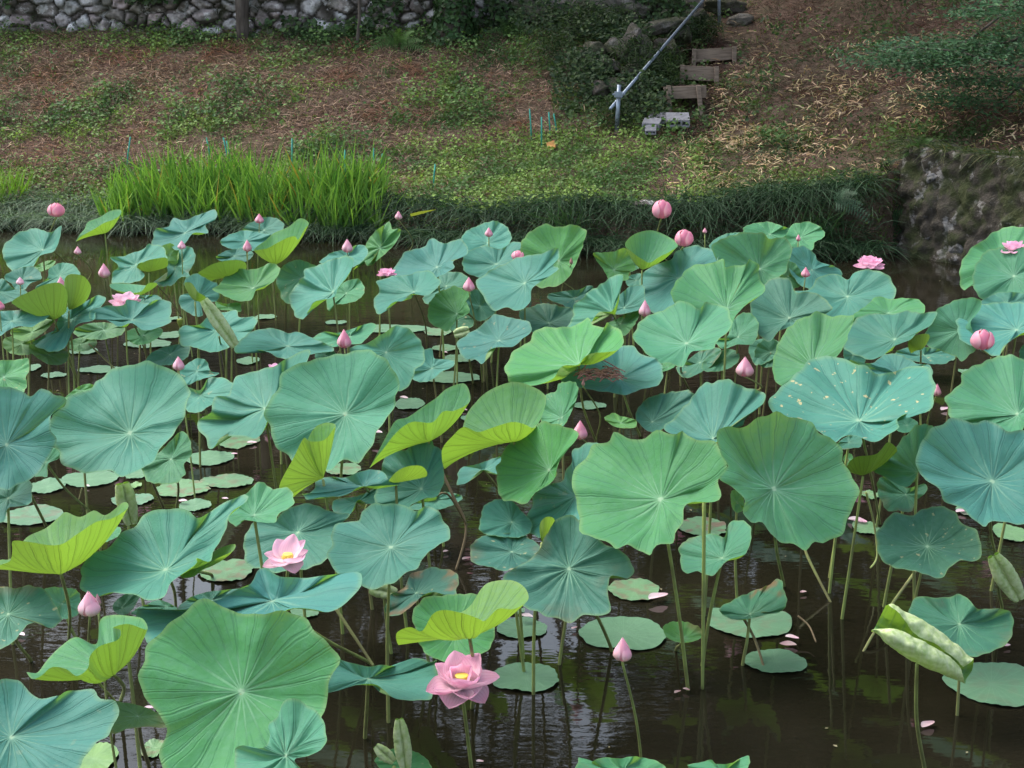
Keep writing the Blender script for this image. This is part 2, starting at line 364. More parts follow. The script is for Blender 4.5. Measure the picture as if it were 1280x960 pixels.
def ground_z(x, y):
    x = np.atleast_1d(np.asarray(x, float)); y = np.atleast_1d(np.asarray(y, float))
    Q = np.stack([x, y], 1); z = np.zeros(len(x))
    for i in range(0, len(x), 20000):
        q = Q[i:i + 20000]; z[i:i + 20000] = _tps(q, cp) @ _W[:-3] + _W[-3] + q @ _W[-2:]
    z = np.clip(z, .12, 5.5)
    far = np.clip((y - 25) / 6, 0, 1); z = z * (1 - far) + far * (3.4 + np.clip(y - 28, 0, 60) * .42)
    e = edge_y(x); k = np.clip((y - e) / .35, 0, 1); k = k * k * (3 - 2 * k)
    z = z * k - .5 * (1 - k)
    near = np.clip((2.6 - y) / 1.2, 0, 1); z = np.where(y < 6, -.5 + near * 1.3, z)
    return z
xs = np.unique(np.r_[np.linspace(-90, -10, 20), np.arange(-10, 10, .14), np.linspace(10, 90, 20)])
ys = np.unique(np.r_[np.linspace(-40, 0, 8), np.arange(0, 3, .3), np.linspace(3, 12, 6), np.arange(12, 24, .12), np.arange(24, 40, .8), np.linspace(40, 120, 12)])
X, Y = np.meshgrid(xs, ys); Z = ground_z(X.ravel(), Y.ravel())
mask = (Y.ravel() > edge_y(X.ravel()))
rn = np.array([mnoise.noise(Vector((a * 1.7, b * 1.7, 0))) * .06 + mnoise.noise(Vector((a * 6, b * 6, 3))) * .03 for a, b in zip(X.ravel(), Y.ravel())])
Z = Z + np.where(mask, rn, 0)
nx, ny = len(xs), len(ys); ii = np.arange(nx * ny).reshape(ny, nx)
F = np.stack([ii[:-1, :-1], ii[:-1, 1:], ii[1:, 1:], ii[1:, :-1]], -1).reshape(-1, 4)
tag(mesh_obj("ground", np.stack([X.ravel(), Y.ravel(), Z], 1), F, M['ground'], origin=np.zeros(3)), kind='structure')
gx = np.linspace(-60, 60, 7); gy = np.linspace(1.6, 22, 5); X, Y = np.meshgrid(gx, gy); ii = np.arange(35).reshape(5, 7)
tag(mesh_obj("water", np.stack([X.ravel(), Y.ravel(), X.ravel() * 0], 1), np.stack([ii[:-1, :-1], ii[:-1, 1:], ii[1:, 1:], ii[1:, :-1]], -1).reshape(-1, 4), M['water'], origin=np.zeros(3)), kind='structure')
def gz1(x, y): return float(ground_z(x, y)[0])
def on_ground(px, py, y0=13.5, y1=26):
    """where the ray through a pixel meets the bank"""
    d = ray(px, py); ts = np.arange(y0, y1, .05) / d[1]; Q = CO + ts[:, None] * d
    g = ground_z(Q[:, 0], Q[:, 1]); hit = np.nonzero((Q[:, 2] <= g) & (Q[:, 1] > edge_y(Q[:, 0])))[0]
    return Q[hit[0]] if len(hit) else Q[-1]

# ------------------------------------------------------------------ rubble wall along the top of the bank
def rubble(mb, x0, x1, y, z0f, rows, size, tones, seed, depth=.2, skip=0.):
    r = np.random.default_rng(seed); z = 0.
    for k in range(rows):
        h = size * r.uniform(.7, 1.15); x = x0 - r.uniform(0, size)
        while x < x1:
            wd = size * r.choice([.5, .8, 1., 1.3, 2.1]) * r.uniform(.85, 1.15); hh = h * r.uniform(.7, 1.35); cx = x + wd / 2
            if r.uniform() > skip:
                tone = np.array(tones[r.integers(len(tones))]) * r.uniform(.75, 1.2)
                V, F = rock((cx, y + r.uniform(-.06, .06) + k * .05, z0f(cx) + z + h / 2 + r.uniform(-.04, .04)), wd * .57, depth * r.uniform(.8, 1.2), hh * .6, r.uniform(-.5, .5), int(r.integers(1e9)), 2, .3)
                mb.add(V, F, tone)
            x += wd * .93
        z += h * .88
GREY = [(.42, .38, .36), (.32, .28, .265), (.26, .22, .205), (.52, .49, .47), (.38, .31, .29), (.68, .66, .65)]
wb = lambda x: gz1(x, 21.6) - .12
t = empty("stone_wall", (-3, 21.7, 2.0)); tag(t, "long rubble stone wall with white lichen along the top of the grassy bank", "wall")
wx = np.arange(-9.6, 1.15, .026); wz = np.arange(-.25, 1.75, .026); V = []; C = []; PALE = np.array([(.60, .55, .54), (.46, .41, .40), (.34, .29, .28), (.70, .67, .66), (.54, .44, .43), (.80, .79, .79), (.38, .34, .31)])
base_z = np.interp(wx, np.linspace(-9.6, 1.2, 40), [wb(q) for q in np.linspace(-9.6, 1.2, 40)])
for j, zz in enumerate(wz):
    for i, xx in enumerate(wx):
        a = Vector((xx * 4.3 + .5 * mnoise.noise(Vector((xx * 3, zz * 3, 1))), zz * 5.8, 2.)); a.y += .35 * mnoise.noise(Vector((xx * 2, zz * 4, 5)))
        d, pts = mnoise.voronoi(a); e = d[1] - d[0]; q = pts[0]; hsh = abs(math.sin(q.x * 12.9 + q.y * 78.2 + q.z * 37.7) * 43758.5); hsh -= int(hsh); h2 = (hsh * 7919.) % 1.
        jn = min(1, max(0, (e - .03) / .16)); jn = jn * jn * (3 - 2 * jn)
        V.append((xx, 21.72 + .03 * zz - .09 * jn * (.6 + .6 * h2) - .05 * mnoise.noise(a * 1.7) - .025 * mnoise.noise(a * 5), base_z[i] + zz))
        C.append(PALE[int(hsh * 6.999)] * (.8 + .4 * h2) * jn + np.array((.035, .03, .022)) * (1 - jn))
nx, nz = len(wx), len(wz); ii = np.arange(nx * nz).reshape(nz, nx)
mesh_obj("stones", np.array(V), np.stack([ii[:-1, :-1], ii[:-1, 1:], ii[1:, 1:], ii[1:, :-1]], -1).reshape(-1, 4), M['wall'], t, col=np.array(C))
mb = MB(); mb.box((-4.2, 22.2, 2.6), (5.6, 0, 0), (0, .3, 0), (0, 0, 1.2), (.07, .055, .04)); mb.build("earth_core", M['ground'], t)
# darker boulders stacked beside the handrail
t = empty("boulder_wall", tuple(on_ground(800, 110))); tag(t, "dark stacked boulders of the old wall behind the handrail", "wall")
mb = MB(); DK = [(.105, .095, .08), (.07, .062, .054), (.13, .115, .098), (.085, .074, .062)]
for px, py, wd, hg, yy in [(737,12,60,44,21.3),(716,42,26,22,20.9),(790,10,44,30,21.5),(845,12,36,34,22.0),(826,34,64,16,20.9),(775,62,34,30,20.0),(789,50,22,34,20.0),(803,64,26,36,20.1),(815,80,22,30,19.9),(801,84,22,26,19.8),(832,58,30,20,20.5),(850,45,26,26,20.9),(760,84,34,26,19.6),(741,66,30,26,20.0),(787,92,22,22,19.5),(690,14,34,26,21.4),(661,14,40,28,21.5),(868,22,30,20,21.6),(905,8,46,18,22.4),(925,26,30,14,21.9),(770,108,26,18,19.0),(748,112,26,20,18.9),(855,4,40,24,22.2),(820,8,40,30,21.8),(762,34,30,24,21.0)]:
    c = at_y(px, py, yy); s = yy / FPX * 1.04
    V, F = rock(c, wd * s * .56, .22, hg * s * .56, random.uniform(-.3, .3), random.randrange(10 ** 9), 3, .35); mb.add(V, F, np.array(random.choice(DK)) * random.uniform(.8, 1.3))
mb.build("stones", M['rock'], t)
# retaining wall standing in the water on the right
c0, c1, c2 = at_y(1108, 318, 16.4), at_y(1128, 318, 15.15), at_y(1470, 345, 12.4)
path = catmull([c0[:2], (c0[:2] + c1[:2]) / 2, c1[:2], c1[:2] * .75 + c2[:2] * .25, c1[:2] * .4 + c2[:2] * .6, c2[:2]], 150, False)
t = empty("retaining_wall", (path[60][0], path[60][1], 0)); tag(t, "mossy dark stone retaining wall rising straight from the pond water", "wall")
tan = np.gradient(path, axis=0); nor = np.stack([tan[:, 1], -tan[:, 0]], 1); nor /= np.linalg.norm(nor, axis=1)[:, None]
mb = MB(); rows = 46; V = []
for j in range(rows):
    f = j / (rows - 1); z = -.3 + 1.4 * min(1, f / .86); inset = .06 * min(1, f / .86) + max(0, f - .86) / .14 * .5
    for i, (p, n) in enumerate(zip(path, nor)):
        a = Vector((p[0] * 4.6, p[1] * 4.6, z * 5.2)); cell = mnoise.voronoi(a)[0]; d = (cell[1] - cell[0])
        k = .05 * min(1, d * 2.5) + .06 * mnoise.noise(a * .6) + .035 * mnoise.noise(a * 2.2) + .025 * mnoise.noise(a * 6)
        top = 1 if f < .86 else .3
        q = p + n * (k * top - inset); V.append((q[0], q[1], z + (0 if f < .86 else .03 * mnoise.noise(a * 2))))
F = [(j * 150 + i, j * 150 + i + 1, (j + 1) * 150 + i + 1, (j + 1) * 150 + i) for j in range(rows - 1) for i in range(149)]
mb.add(V, F, (.045, .040, .030))
mb.build("masonry", M['mossy'], t)
mb = MB(); rr = np.random.default_rng(3)
for px, py, wd, hg in [(1155,222,15,13),(1141,272,13,13),(1153,269,18,13),(1153,296,10,20),(1194,312,20,24),(1146,248,16,12),(1222,306,14,14)]:
    best = None
    for i, (p, n) in enumerate(zip(path, nor)):
        qx, qy, _ = project(np.array([p[0], p[1], .5]))
        if best is None or abs(qx - px) < best[0]: best = (abs(qx - px), i)
    p, n = path[best[1]], nor[best[1]]; c = at_y(px, py, p[1] - .02); s = p[1] / FPX
    V, F = rock((p[0] + n[0] * -.085, p[1] + n[1] * -.085, c[2]), wd * s * .62, .13, hg * s * .62, rr.uniform(-.6, .6), int(rr.integers(1e9)), 3, .6); mb.add(V, F, np.array((.15, .15, .155)) * rr.uniform(.7, 1.25))
mb.build("pale_stones", M['rock'], t)

# ------------------------------------------------------------------ woods beyond the bank (seen mirrored in the water), trees
def crown(cs, n, size, base, amt=.35):
    P = []
    for (c, r) in cs:
        q = rng.normal(size=(n, 3)); q /= np.linalg.norm(q, axis=1)[:, None]; q *= (rng.uniform(.35, 1, (n, 1)) ** .5) * r; P.append(q + c)
    P = np.vstack(P); N = rng.normal(size=P.shape) + np.array([0, -.2, .9])
    return leaflets(P, N, rng.uniform(.6, 1.3, len(P)) * size, jitcol(base, len(P), amt), .6)
cs = []
def ridge(x):   # how high the tree tops stand, with two low saddles open to the sky
    return 19.5 + 1.0 * math.sin(x * .9) + 4. * min(1, max(0, (x - 3) / 3)) - 8. * math.exp(-((x - 1.) / 2.6) ** 2) - 8. * math.exp(-((x + 9.4) / 3.) ** 2)
for i in range(300):
    x = rng.uniform(-34, 34); y = rng.uniform(31, 42); z = 3.5 + (ridge(x) * y / 37 - 5) * rng.uniform(0, 1) ** .8
    cs.append((np.array([x, y, z]), np.array([2.3, 2.0, 1.5]) * rng.uniform(.7, 1.2)))
for i in range(64):   # trees crowding over the right-hand slope
    cs.append((np.array([rng.uniform(4.5, 20), rng.uniform(14, 30), rng.uniform(7.5, 13)]), np.array([2.2, 2.2, 1.2]) * rng.uniform(.8, 1.3)))
for i in range(26):   # extra unseen crowns added to shade that slope
    cs.append((np.array([rng.uniform(2.6, 8), rng.uniform(17.5, 25), rng.uniform(9.5, 13.5)]), np.array([1.7, 1.6, .9]) * rng.uniform(.8, 1.2)))
for (x, y, z) in [(-1.5,20,11.2),(4.5,19,10.4),(6.5,20,10.6),(-3.6,21,11.6),(3.6,18,12.2)]:   # boughs arching out over the bank
    cs.append((np.array([x, y, z]), np.array([1.5, 1.4, .8])))
V, F, C = crown(cs, 420, .42, (.035, .06, .02))
mb = MB(); woods = tag(mesh_obj("woods", V, F, M['foliage'], origin=np.array([0, 34, 3.]), col=C, smooth=False), "dark leafy wood rising behind the stone wall and over the slope", "woods", kind='stuff')
mb = MB()
for i in range(34):
    x = rng.uniform(-28, 28); y = rng.uniform(30, 40); z = gz1(x, y); r = rng.uniform(.12, .26)
    mb.tube([(x, y, z - .2), (x + rng.uniform(-.3, .3), y, z + 4), (x + rng.uniform(-.8, .8), y, z + 12)], [r, r * .8, r * .4], 7)
o = mb.build("tree_trunks", M['bark'], woods); o['kind'] = 'stuff'

def wall_tree(name, label, px, py, r, Y, ivy, lean):
    b = at_y(px, py, Y); b[2] = gz1(b[0], b[1]) - .05; t = empty(name, b); tag(t, label, "tree")
    pts = [b + np.array(q) for q in [(0, 0, 0), (lean * .3, 0, .6), (lean * .6, 0, 1.6), (lean, .1, 3.5), (lean * 1.4, .3, 6)]]
    V, F = tube(catmull(pts, 30, False), np.linspace(r * 1.25, r * .5, 30), 12)
    V = V + np.array([[mnoise.noise(Vector(v * 3)) * .04 for _ in range(3)] for v in V]); mesh_obj("trunk", V, F, M['bark'], t)
    mb = MB()
    for a in range(5):
        d = np.array([math.cos(a * 1.26 + 1), math.sin(a * 1.26 + 1), .9]); mb.tube([pts[3] + d * 0, pts[4] + d * .6, pts[4] + d * 2.0], [r * .45, r * .3, .03], 6)
    mb.build("limb", M['bark'], t)
    V, F, C = crown([(pts[4] + np.array([rng.uniform(-2, 2), rng.uniform(-1, 1.5), rng.uniform(.8, 3)]), np.array([1.3, 1.3, .8])) for _ in range(9)], 300, .22, (.05, .085, .03))
    mesh_obj("crown", V, F, M['foliage'], t, col=C, smooth=False)
    if ivy:
        n = 1500; f = rng.uniform(0, .55, n); ctr = np.array([np.interp(f, np.linspace(0, 1, 5), np.array(pts)[:, k]) for k in range(3)]).T
        az = rng.uniform(0, 2 * math.pi, n); dr = np.stack([np.cos(az), np.sin(az), np.zeros(n)], 1); rr = r * (1.3 - f * .6) + rng.uniform(0, .08, n) + np.exp(-f * 14) * .22
        V, F, C = leaflets(ctr + dr * rr[:, None], dr + rng.normal(0, .4, (n, 3)), rng.uniform(.05, .11, n), jitcol((.035, .075, .025), n, .4), .8)
        mesh_obj("ivy", V, F, M['foliage'], t, col=C, smooth=False)
wall_tree("ivy_tree", "tree trunk wrapped in ivy standing at the foot of the stone wall", 566, 48, .17, 21.25, True, .05)
wall_tree("bare_tree", "bare grey trunk growing against the stone wall with white boulders", 302, 36, .075, 21.45, False, .1)
wall_tree("sapling_tree", "very thin sapling stem in front of the stone wall", 447, 52, .018, 21.2, False, .03)

# maple reaching in from the right
b = np.array([7.4, 16.2, gz1(7.4, 16.2)]); t = empty("maple_tree", b); tag(t, "dark feathery maple reaching in over the shaded slope from the right", "tree")
V, F = tube(catmull([b, b + np.array([-.1, 0, 1.2]), b + np.array([-.3, -.1, 2.6]), b + np.array([-.2, 0, 4.5])], 20, False), np.linspace(.16, .07, 20), 10); mesh_obj("trunk", V, F, M['bark'], t)
PP = []; NN = []
sprays = [((1065,70),(1280,46),16.0,24),((1100,58),(1290,80),15.6,26),((1130,92),(1290,40),15.9,24),((1190,20),(1300,4),15.5,16),((1160,120),(1250,130),16.6,18),((1175,100),(1300,105),16.3,14),((1090,80),(1180,70),16.3,18),((1150,70),(1300,62),16.0,20)]
for (a, c, Yd, thick) in sprays:
    A, B = at_y(*a, Yd), at_y(*c, Yd - .5)
    V, F = tube(catmull([b + np.array([-.25, -.05, 2.2]), B * .6 + (b + np.array([-.2, 0, 2.0])) * .4, B, (A + B) / 2 + np.array([0, 0, .04]), A], 24, False), np.linspace(.035, .004, 24), 6)
    mesh_obj("branch", V, F, M['bark'], t)
    n = 1100; f = rng.uniform(0, 1, n) ** .8; P = A * (1 - f)[:, None] + B * f[:, None]
    hw = thick / FPX * Yd * (.3 + .7 * np.sqrt(f)); P = P + np.stack([rng.normal(0, .2, n), rng.normal(0, .35, n), rng.normal(0, .45, n) * hw + np.sin(f * 17) * hw * .3], 1); PP.append(P); NN.append(rng.normal(0, .35, (n, 3)) + np.array([0, -.35, 1]))
P = np.vstack(PP); V, F, C = leaflets(P, np.vstack(NN), rng.uniform(.04, .085, len(P)), jitcol((.040, .10, .042), len(P), .5), .35)
mesh_obj("foliage", V, F, M['foliage'], t, col=C, smooth=False)

# ------------------------------------------------------------------ plants of the bank
def scatter(n, x0, x1, y0, y1):
    x = rng.uniform(x0, x1, n); y = rng.uniform(y0, y1, n); k = y > edge_y(x) + .12; x, y = x[k], y[k]
    P = np.stack([x, y, ground_z(x, y)], 1); px, py, _ = project(P); return P, px, py
def fbm(P, s, off=0.): return np.array([mnoise.fractal(Vector((p[0] * s + off, p[1] * s, off)), 1., 2., 3) for p in P])
UPV = np.array([0, 0, 1.])
def lerp3(a, b, f): return np.asarray(a)[None] * (1 - f)[:, None] + np.asarray(b)[None] * f[:, None]
# dry brown thatch
P, px, py = scatter(260000, -8.5, 8.5, 15, 23)
g = fbm(P, .9, 4.); brown = np.clip(.62 - g * 1.3 - .6 * fbm(P, 3.2, 50.), 0.12, 1)
lawn = np.clip((px - 470) / 80, 0, 1) * np.clip((py - 160) / 30, 0, 1)
brown *= (1 - .8 * lawn); brown *= np.where(px > 900, .55, 1.); brown *= np.where((py > 150) & (px < 480), .8, 1)
brown *= np.where((px > 690) & (px < 860) & (py < 165), .35, 1)
k = rng.uniform(size=len(P)) < brown; P, px, py, g = P[k], px[k], py[k], g[k]; n = len(P)
tone = lerp3((.21, .125, .095), (.62, .46, .32), rng.uniform(0, 1, n) ** 3); red = np.clip(fbm(P, 1.6, 9.) * 2, 0, 1)
tone = tone * (1 - red[:, None] * .6) + np.array((.26, .10, .05)) * red[:, None] * .6
tone = np.where((px > 860)[:, None], tone * np.array([.42, .36, .38]), tone) * rng.uniform(.55, 1.25, (n, 1))  # tree shade and purple-brown duff put into the right slope's tone
D = rng.normal(0, 1, (n, 3)) * np.array([1, 1, .35]) + np.array([0, -.2, .35])
V, F, C = blades(P + UPV * .01, D, rng.uniform(.05, .2, n), rng.uniform(.005, .012, n), seg=2, droop=.25, col=tone)
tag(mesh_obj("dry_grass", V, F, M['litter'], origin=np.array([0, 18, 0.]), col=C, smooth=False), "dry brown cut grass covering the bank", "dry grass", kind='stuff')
# green grass and small weeds
P, px, py = scatter(330000, -8.5, 8.5, 14.5, 23)
g = fbm(P, .9, 4.); gr = np.clip(.26 + g * 1.5 + .7 * fbm(P, 3.2, 50.), 0.05, 1)
lawn = np.clip((px - 470) / 80, 0, 1) * np.clip((py - 158) / 30, 0, 1) * np.where(px < 900, 1, np.where(py > 215, .8, .25)); gr = np.maximum(gr, lawn * .95)
gr = np.maximum(gr, np.clip((py - 195) / 25, 0, 1) * np.where(px < 500, .85, 0))
pathm = np.exp(-((px - (852 - (py - 170) * .25)) / 26) ** 2) * (py > 150); gr *= 1 - .75 * pathm
gr *= np.where(px > 880, np.where(py > 225, 1., .75), 1.); gr = np.maximum(gr, np.where((px > 690) & (px < 860) & (py < 165), .7, 0)); gr *= np.where((px > 880) & (py < 110), .3, 1)
gr = np.maximum(gr, np.where(py < 62, np.where(px < 760, .45, 0), 0))
k = rng.uniform(size=len(P)) < gr; P, px, py, g, lawn = P[k], px[k], py[k], g[k], lawn[k]; n = len(P)
bright = np.clip(fbm(P, 1.3, 20.) * 1.4 + .45, 0, 1); shade = np.where(px > 880, .6, np.where((px > 690) & (py < 165), .7, 1.))  # weeds on the right slope darkened to carry the tree shade
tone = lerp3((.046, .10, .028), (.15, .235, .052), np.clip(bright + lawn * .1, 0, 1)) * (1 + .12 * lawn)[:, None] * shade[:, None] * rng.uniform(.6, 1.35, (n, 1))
D = rng.normal(0, .7, (n, 3)) + np.array([0, -.1, 1.])
h = n // 2
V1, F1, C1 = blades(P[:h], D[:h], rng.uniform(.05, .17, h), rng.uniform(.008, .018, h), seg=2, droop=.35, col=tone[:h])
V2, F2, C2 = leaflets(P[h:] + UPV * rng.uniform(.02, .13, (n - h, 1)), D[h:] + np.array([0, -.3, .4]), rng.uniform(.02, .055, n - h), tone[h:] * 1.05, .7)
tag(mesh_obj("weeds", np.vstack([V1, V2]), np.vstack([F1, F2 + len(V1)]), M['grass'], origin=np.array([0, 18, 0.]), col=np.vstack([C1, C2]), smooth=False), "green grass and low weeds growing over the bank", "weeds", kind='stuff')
# broad-leaved weeds in clumps
PC, px, py = scatter(1500, -8, 8, 16, 22.5)
g = fbm(PC, .9, 4.); keep = (rng.uniform(size=len(PC)) < np.clip(.25 + g, 0.05, .8) * np.where(px > 880, .5, 1)) & ~((py > 180) & (px > 480) & (px < 900)); PC = PC[keep]; px = px[keep]; py = py[keep]
m = 26; P = np.repeat(PC, m, 0) + rng.normal(0, 1, (len(PC) * m, 3)) * np.array([.09, .09, .0]); P[:, 2] = ground_z(P[:, 0], P[:, 1]) + rng.uniform(.03, .26, len(P))
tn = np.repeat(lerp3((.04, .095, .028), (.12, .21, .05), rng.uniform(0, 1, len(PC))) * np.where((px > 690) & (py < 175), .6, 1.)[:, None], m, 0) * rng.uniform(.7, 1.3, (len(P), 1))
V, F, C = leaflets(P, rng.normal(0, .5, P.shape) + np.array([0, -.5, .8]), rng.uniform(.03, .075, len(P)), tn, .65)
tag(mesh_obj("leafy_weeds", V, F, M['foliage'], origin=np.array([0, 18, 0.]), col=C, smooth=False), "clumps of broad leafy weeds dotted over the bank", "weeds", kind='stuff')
# creepers over the walls
n = 15000; x = rng.uniform(-8.6, 2.6, n); z = rng.uniform(1.9, 3.4, n); dens = np.array([mnoise.fractal(Vector((a * .9, 7., b * 1.1)), 1., 2., 3) for a, b in zip(x, z)])
k = (dens + .06 + .25 * np.clip(2.4 - z, -.5, 1) + np.where(x > -1.2, .32, 0)) > .2; x, z = x[k], z[k]; n = len(x)
P = np.stack([x, 21.45 + rng.normal(0, .06, n), z], 1)
V, F, C = leaflets(P, rng.normal(0, .5, P.shape) + np.array([0, -1., .5]), rng.uniform(.04, .11, n), jitcol((.04, .075, .026), n, .5), .75)
tag(mesh_obj("ivy", V, F, M['foliage'], origin=np.array([-3, 21.4, 2.]), col=C, smooth=False), "ivy creeping over the rubble wall and its foot", "ivy", kind='stuff')
# dark leafy growth over the boulders and round the foot of the handrail
PX = []
for (px_, py_, rx, ry, Yd, m) in [(700,20,60,22,20.9,900),(770,36,46,16,20.4,700),(740,88,26,26,19.2,650),(720,100,34,40,19.0,800),(800,120,40,30,18.6,900),(826,92,22,26,19.4,500),(845,36,18,12,20.9,250),(880,34,22,14,21.4,500),(690,60,30,22,20.0,500),(830,70,24,14,20.2,260),(790,70,26,22,19.6,420),(812,92,14,16,19.3,220),(735,30,40,20,20.6,500),(760,20,40,14,21.0,420),(765,140,20,18,18.2,350)]:
    a_ = rng.uniform(0, 6.28, m); q = rng.uniform(0, 1, m) ** .6; x_ = px_ + rx * q * np.cos(a_); y_ = py_ + ry * q * np.sin(a_)
    c_ = at_y(px_, py_, Yd); k_ = Yd / FPX
    PX.append(np.stack([c_[0] + (x_ - px_) * k_, Yd + (py_ - y_) * k_ * 1.1 + rng.normal(0, .06, m) - .1, c_[2] + (py_ - y_) * k_ + rng.normal(0, .03, m)], 1))
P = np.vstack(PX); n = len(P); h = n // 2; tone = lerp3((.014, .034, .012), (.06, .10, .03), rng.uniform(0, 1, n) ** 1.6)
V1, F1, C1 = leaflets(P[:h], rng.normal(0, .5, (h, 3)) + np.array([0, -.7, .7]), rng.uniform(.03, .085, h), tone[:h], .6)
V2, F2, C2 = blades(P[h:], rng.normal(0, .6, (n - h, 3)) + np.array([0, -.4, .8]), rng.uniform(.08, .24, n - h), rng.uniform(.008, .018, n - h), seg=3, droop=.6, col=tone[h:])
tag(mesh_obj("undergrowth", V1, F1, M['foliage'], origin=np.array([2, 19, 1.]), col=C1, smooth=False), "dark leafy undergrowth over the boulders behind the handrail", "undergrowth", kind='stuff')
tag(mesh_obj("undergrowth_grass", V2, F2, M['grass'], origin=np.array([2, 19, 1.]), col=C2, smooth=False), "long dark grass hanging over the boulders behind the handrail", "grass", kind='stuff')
# tan bamboo leaves fallen on the right slope
P, px, py = scatter(150000, .8, 8.5, 14.7, 22)
wgt = np.exp(-((px - 915) / 55) ** 2 - ((py - 208) / 34) ** 2) * 1.0 + .42 * np.exp(-((py - (150 + (px - 1000) * -.05)) / 75) ** 2) * (px > 880) + .25 * (px > 690) * (px < 800) * (py < 150) * (py > 40) * .6
wgt = wgt * np.clip(.55 + fbm(P, 1.4, 31.) * 1.6, 0, 1); k = rng.uniform(size=len(P)) < np.clip(wgt, 0, 1) * .5; P = P[k]; n = len(P)
D = rng.normal(0, 1, (n, 3)) * np.array([1, .8, .5]) + np.array([0, -.2, .25])
V, F, C = blades(P + UPV * rng.uniform(.01, .07, (n, 1)), D, rng.uniform(.06, .15, n), rng.uniform(.010, .022, n), seg=2, droop=.3, col=jitcol((.44, .33, .19), n, .5))
tag(mesh_obj("leaf_litter", V, F, M['litter'], origin=np.array([4, 17, 0.]), col=C, smooth=False), "tan fallen bamboo leaves littering the shaded slope", "leaf litter", kind='stuff')
# mondo grass hanging over the water's edge
n = 19000; x = rng.uniform(-6.6, 3.75, n); P = np.stack([x, edge_y(x) + rng.uniform(-.12, .5, n) + np.abs(rng.normal(0, .14, n)), np.zeros(n)], 1); gz = ground_z(P[:, 0], P[:, 1]); P[:, 2] = np.maximum(gz, .1)
D = np.stack([rng.normal(0, .55, n), rng.normal(-.45, .4, n), rng.uniform(.35, .95, n)], 1)
pale = np.clip((-2.2 - x) / 3, 0, 1); tone = lerp3((.026, .062, .027), (.10, .155, .095), np.clip(pale + (rng.uniform(size=n) < .18) * .5, 0, 1)) * rng.uniform(.4, 1.6, (n, 1))
Lm = rng.uniform(.18, .46, n) * np.where(x > 1.5, 1.2, .95) * (1 + .5 * np.array([mnoise.noise(Vector((q * 1.3, 0, 3.))) for q in x]))
V, F, C = blades(P, D, Lm, rng.uniform(.007, .013, n), seg=4, droop=rng.uniform(.55, 1.0, n), col=tone)
tag(mesh_obj("mondo_grass", V, F, M['grass'], origin=np.array([-1, 16, 0.]), col=C), "dark fine mondo grass drooping over the water's edge", "grass", kind='stuff')
# tall bright iris blades
n = 1900; px = rng.uniform(132, 486, n); x = (px - 640) / FPX * 17.0; P = np.stack([x, edge_y(x) + .02 + rng.uniform(0, .62, n), np.zeros(n)], 1); P[:, 2] = np.maximum(.05, ground_z(P[:, 0], P[:, 1]))
edge_f = np.clip(np.minimum(px - 130, 490 - px) / 45, .35, 1)
clump = np.array([mnoise.noise(Vector((q * 2.2, 0, 7.))) for q in x]); D = np.stack([rng.normal(0, .24, n) + clump * .35, rng.normal(-.08, .2, n), np.ones(n)], 1)
tone = lerp3((.05, .155, .024), (.21, .38, .06), rng.uniform(0, 1, n)); yl = rng.uniform(size=n) < .035; tone[yl] = (.35, .26, .05)
V, F, C = blades(P, D, rng.uniform(.36, .86, n) * (.6 + .4 * edge_f) * (1 + .25 * clump), rng.uniform(.018, .036, n), seg=5, droop=rng.uniform(0, .5, n) ** 1.5, col=tone)
n = 90; x = rng.uniform(-6.2, -5.75, n); P2 = np.stack([x, edge_y(x) + rng.uniform(.5, .9, n), np.full(n, .2)], 1)
V2, F2, C2 = blades(P2, np.stack([rng.normal(0, .2, n), rng.normal(0, .2, n), np.ones(n)], 1), rng.uniform(.35, .6, n), .02, seg=5, droop=.15, col=jitcol((.14, .26, .03), n))
tag(mesh_obj("iris_leaves", np.vstack([V, V2]), np.vstack([F, F2 + len(V)]), M['grass'], origin=np.array([-3, 17, 0.]), col=np.vstack([C, C2])), "tall bright green iris blades standing at the far water's edge", "iris", kind='stuff')
# grass and moss hanging over the top of the retaining wall
i_ = rng.integers(8, 149, 2600); n = len(i_); pp = path[i_]; nn_ = nor[i_]
P = np.stack([pp[:, 0] - nn_[:, 0] * rng.uniform(.02, .5, n), pp[:, 1] - nn_[:, 1] * rng.uniform(.02, .5, n), np.full(n, 1.08)], 1)
D = np.stack([nn_[:, 0] * .7, nn_[:, 1] * .7, rng.uniform(.2, .9, n)], 1) + rng.normal(0, .35, (n, 3))
V, F, C = blades(P, D, rng.uniform(.06, .22, n), rng.uniform(.008, .018, n), seg=4, droop=rng.uniform(.3, .9, n), col=lerp3((.03, .06, .02), (.13, .12, .06), rng.uniform(0, 1, n) ** 2))
tag(mesh_obj("wall_top_grass", V, F, M['grass'], origin=np.array([5, 14, 1.]), col=C), "short grass and moss fringing the top of the retaining wall", "grass", kind='stuff')
# grass tufts in the mondo grass
for i, (px_, py_, lab) in enumerate([(712, 318, "taller grass tuft rising from the mondo grass behind a pale green leaf"), (1010, 300, "long arching sedge tuft hanging by the dark recess")]):
    n = 90; c = at_h(px_, py_, .12); c[1] = edge_y(c[0]) + .1; P = c + rng.normal(0, 1, (n, 3)) * np.array([.12 + .06 * i, .07, .0])
    V, F, C = blades(P, np.stack([rng.normal(0, .28, n), rng.normal(-.15, .2, n), np.ones(n)], 1), rng.uniform(.4, .8, n), .013, seg=5, droop=rng.uniform(.1, .6, n), col=jitcol((.035, .085, .03), n, .4))
    tag(mesh_obj("grass_tuft", V, F, M['grass'], col=C), lab, "grass tuft")
